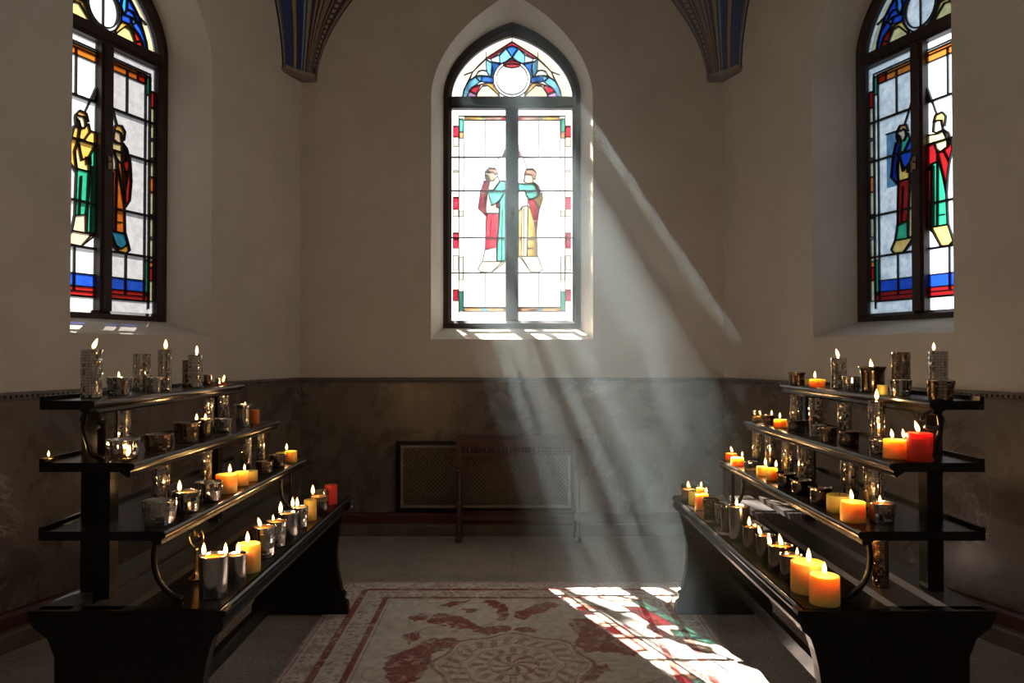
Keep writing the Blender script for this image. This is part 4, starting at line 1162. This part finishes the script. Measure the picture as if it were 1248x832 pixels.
TN = {1: 'lowest', 2: 'second', 3: 'third', 4: 'top'}
ORD = ['nearest', 'second', 'third', 'fourth', 'fifth', 'sixth', 'seventh', 'eighth', 'ninth', 'tenth', 'eleventh', 'twelfth', 'thirteenth', 'fourteenth']
for it in ITEMS: it['Y'] = it['X']*900/abs(it['xc']-624)
for it in ITEMS:
    peers = sorted([q for q in ITEMS if (q['side'], q['tier'], q['row']) == (it['side'], it['tier'], it['row'])], key=lambda q: q['Y'])
    it['ord'] = peers.index(it)
for it in ITEMS:
    sg, t, Y = it['side'], TIER[it['tier']], it['Y']
    sd = 'left' if sg < 0 else 'right'
    r = it['w']*Y/900/2; z0 = t['z'] - (.002 if it['row'] == 'rear' and it['tier'] == 1 else 0)
    if it['ytop'] is not None: h = 1.3+(430-it['ytop'])*Y/900 - z0
    else: h = it['h'] or (.129 if it['tier'] == 3 else .156)
    pos = (sg*it['X'], Y, z0+.0004)
    k = it['kind']; o_ = it['ord']
    if it['row'] == 'rear':
        where = 'under the %s tier' % TN[it['tier']+1] if it['tier'] > 1 else 'on the lowest tier'
        lab = '%s, %s of the row %s of %s rack' % (it['look'], ORD[o_], where, sd)
    else:
        ordn = 'nearest' if o_ == 0 else ORD[o_]+' from near end'
        lab = '%s, %s, %s rack %s tier' % (it['look'], ordn, sd, TN[it['tier']])
    cat, name = {'pillar': ('candle', 'pillar_candle'), 'well': ('candle', 'pillar_candle'), 'sleeve': ('candle holder', 'candle_sleeve'), 'round': ('candle holder', 'candle_sleeve')}.get(k, ('candle cup', 'candle_cup'))
    grp = {'pillar_candle': 'pillar candles on the racks', 'candle_sleeve': 'tall hammered sleeves on the racks', 'candle_cup': 'candle cups on the racks'}[name]
    root = thing(name, lab, cat, pos, 0, grp)
    spin = random.uniform(0, PI)
    wz = h
    if k in ('pillar', 'well'):
        put('wax|%s|%s' % (k, it['wax']), root, (0, 0, 0), (r, r, h), (0, 0, spin)); wz = h*(.950 if k == 'pillar' else .90)
    elif k in ('sleeve', 'round'):
        put('sleeve|%s|%s' % ('straight' if k == 'sleeve' else 'round', it['mat']), root, (0, 0, 0), (r, r, h), (0, 0, spin))
        wz = h-.004
        if it['flames'] or it['ytop'] is not None:
            put('wax|disc|dark', root, (0, 0, wz-.001), (r*.88, r*.88, 1))
    else:
        rr = r*.96
        put('cup|%s|%s' % (k, it['mat']), root, (0, 0, 0), (rr, rr, h), (0, 0, spin))
        put('rim|'+it['mat'], root, (0, 0, h), (rr*(.99 if k != 'flare' else 1.0), rr*(.99 if k != 'flare' else 1.0), .03))
        lev = .006 if it['flames'] else .014
        if it['mat'] == 'clear': lev = .022
        if k == 'flare': lev = max(lev, .16*h)
        wz = h-lev
        wr = {'flare': .835, 'bowl': .90}.get(k, .91)*rr
        put('wax|disc|'+it['wax'], root, (0, 0, wz), (wr, wr, 1))
    if it['flames']:
        for fx in it['flames']:
            dx = (fx-it['xc'])*Y/900; dx = max(-r*.8, min(r*.8, dx))
            lit(root, dx, wz, it['fh'], it['lean'])
    elif k in ('pillar', 'well'):
        put('wick', root, (0, 0, wz))
    elif k not in ('round', 'sleeve'):
        put('wick', root, (0, 0, wz))

# two little tea lights at the near corner of the left rack's third tier
def tealight(x, y, z, label, fh, lean):
    root = thing('tea_light', label, 'tea light', (x, y, z), 0, 'tea lights on the left rack')
    put('cup|plain|dark_metal', root, (0, 0, 0), (.013, .013, .010)); put('wax|disc|orange', root, (0, 0, .009), (.0115, .0115, .3))
    lit(root, 0, .009, fh, lean)
tealight(-1.098, 2.112, .9904, 'tiny lit tea light at the aisle corner of left rack third tier', .95, .25)
tealight(-1.318, 2.105, .9904, 'tiny lit tea light at the outer wall corner of left rack third tier', .5, 0)

# gilded scroll ornament on the left bench
root = thing('scroll_ornament', 'small gilded scroll ornament standing behind the cups on left rack lowest tier', 'ornament', (-1.005, 2.36, .5804))
bm = bmesh.new(); lathe(bm, [(0, 0), (.024, 0), (.024, .006), (.012, .012), (.006, .03), (.005, .09), (.008, .10), (.0, .104)], 16)
mesh_obj('stem', bm, M['brass'], root, smooth=True)
bm = bmesh.new()
for s in (-1, 1):
    pts = smooth_path([(0, 0, .098), (s*.012, 0, .108), (s*.022, 0, .130), (s*.018, 0, .150), (s*.008, 0, .152), (s*.004, 0, .140), (s*.010, 0, .134)], 5)
    tube(bm, pts, .0034, 8)
mesh_obj('heart_scroll', bm, M['brass'], root, smooth=True)

# ------------------------------------------------------------------ haze
m, nt, out = new_mat('hazy_air')
vs = N(nt, 'ShaderNodeVolumeScatter'); vs.inputs['Color'].default_value = (.72, .93, 1, 1)
vs.inputs['Density'].default_value = .078; vs.inputs['Anisotropy'].default_value = .28
nt.links.new(vs.outputs[0], out.inputs['Volume'])
bm = bmesh.new()
hp = [(.06, 2.2), (.78, 2.2), (.78, 3.80), (2.02, 3.80), (1.50, 5.34), (.44, 5.36), (.44, 5.66), (-.44, 5.66), (-.20, 4.95), (.02, 4.10)]  # haze outlined to follow the beam, leaving the unlit side clear
prism(bm, hp, lambda p: (p[0], p[1], .012), lambda p: (p[0], p[1], 3.85))
tag(mesh_obj('beam_haze', bm, m), 'thin haze shaped along the sunbeam path to make the shafts show', 'haze', kind='stuff')

# ------------------------------------------------------------------ daylight
SUN_D = Vector((.37, -.92, -1.0)).normalized()
sun = bpy.data.lights.new('sun', 'SUN'); sun.energy = 128; sun.color = (1, .96, .90); sun.angle = math.radians(.3)
so = link(bpy.data.objects.new('sun', sun)); so.rotation_euler = SUN_D.to_track_quat('-Z', 'Y').to_euler(); so.location = (-2, 9, 8)
W = bpy.data.worlds.new('sky'); SC.world = W; W.use_nodes = True
nt = W.node_tree; nt.nodes.clear()
wo = N(nt, 'ShaderNodeOutputWorld'); bg = N(nt, 'ShaderNodeBackground', i_Strength=2.3)
tc = N(nt, 'ShaderNodeTexCoord')
dp = N(nt, 'ShaderNodeVectorMath', operation='DOT_PRODUCT'); dp.inputs[1].default_value = (-SUN_D.x, -SUN_D.y, -SUN_D.z)
nt.links.new(tc.outputs['Generated'], dp.inputs[0])
rp = ramp(nt, [(0, (.80, .92, 1.05)), (.45, (1.15, 1.2, 1.25)), (.8, (1.4, 1.4, 1.38)), (1, (1.7, 1.65, 1.55))])
mr = N(nt, 'ShaderNodeMapRange'); mr.inputs['From Min'].default_value = -1; mr.inputs['From Max'].default_value = 1
nt.links.new(dp.outputs['Value'], mr.inputs['Value']); nt.links.new(mr.outputs['Result'], rp.inputs['Fac'])
nt.links.new(rp.outputs['Color'], bg.inputs['Color']); nt.links.new(bg.outputs[0], wo.inputs['Surface'])
for side, wk in (('back', 'back'), ('left', 'left'), ('right', 'right'), ('right', 'right_near')):
    w = WIN[wk]
    pl = bpy.data.lights.new('window_portal', 'AREA'); pl.shape = 'RECTANGLE'; pl.size = w['fw']*2; pl.size_y = w['fa']-w['fb']
    pl.cycles.is_portal = True
    po = link(bpy.data.objects.new('window_portal', pl))
    Rm = Matrix.Rotation(FR[side][1], 4, 'Z')
    po.matrix_world = Matrix.Translation(FR[side][0]) @ Rm @ Matrix.Translation((w['c'], w['d']+.115, (w['fa']+w['fb'])/2)) @ Matrix.Rotation(-PI/2, 4, 'X')

# unseen tree added outside: its high boughs break the sunlight into shafts
TK = (15.0-5.70)/.92
def tp(xw, zw): return Vector((xw - .37*TK, 15.0, zw + TK))
root = thing('added_tree', 'unseen bare tree added beyond the centre window to break up the sunlight', 'tree', (-5.35, 15.0, 0))
off = Vector((5.35, -15.0, 0))
bm = bmesh.new()
tube(bm, smooth_path([Vector((-5.35, 15, -.1))+off, Vector((-5.30, 15, 4))+off, Vector((-5.1, 15.1, 8))+off, tp(-.95, .2)+off, tp(-.80, 2.2)+off, tp(-.85, 5)+off], 4), [.30]*4+[.27]*4+[.22]*4+[.17]*4+[.12]*4+[.07], 10)
mesh_obj('trunk', bm, M['tree_bark'], root, smooth=True)
for pts, r0, r1 in (([(-.95,.2),(-.55,.9),(-.36,1.9),(-.33,3.0),(-.38,4.4)], .07, .03), ([(-.36,1.9),(-.20,2.5),(-.13,3.4),(-.16,4.4)], .04, .018), ([(-.95,-.6),(-.3,.0),(.06,.9),(.20,1.9),(.21,3.0),(.17,4.5)], .075, .03),
                    ([(.20,1.9),(.33,2.4),(.38,3.2),(.36,4.2)], .038, .016), ([(.06,.9),(.34,1.4),(.47,2.1),(.50,3.2)], .035, .015), ([(-.33,3.0),(-.24,3.4),(-.25,4.4)], .025, .012)):
    P_ = smooth_path([tp(*p)+off for p in pts], 5); n = len(P_)
    bm = bmesh.new(); tube(bm, P_, [r0+(r1-r0)*i/(n-1) for i in range(n)], 8)
    mesh_obj('bough', bm, M['tree_bark'], root, smooth=True)

# ------------------------------------------------------------------ camera and colour
cam = bpy.data.cameras.new('camera'); cam.sensor_width = 36; cam.lens = 900/1248*36; cam.clip_start = .02
co = link(bpy.data.objects.new('camera', cam)); co.location = (0, 0, 1.3); co.rotation_euler = (math.radians(90)+math.atan(14/900), 0, 0)
SC.camera = co
vs_ = SC.view_settings; vs_.view_transform = 'Standard'; vs_.look = 'None'; vs_.gamma = 1; vs_.exposure = .70; vs_.use_curve_mapping = False
SC.cycles.max_bounces = 8; SC.cycles.diffuse_bounces = 4; SC.cycles.glossy_bounces = 4; SC.cycles.transparent_max_bounces = 16; SC.cycles.volume_bounces = 0
SC.cycles.sample_clamp_indirect = 4
SC.cycles.caustics_reflective = False; SC.cycles.caustics_refractive = False
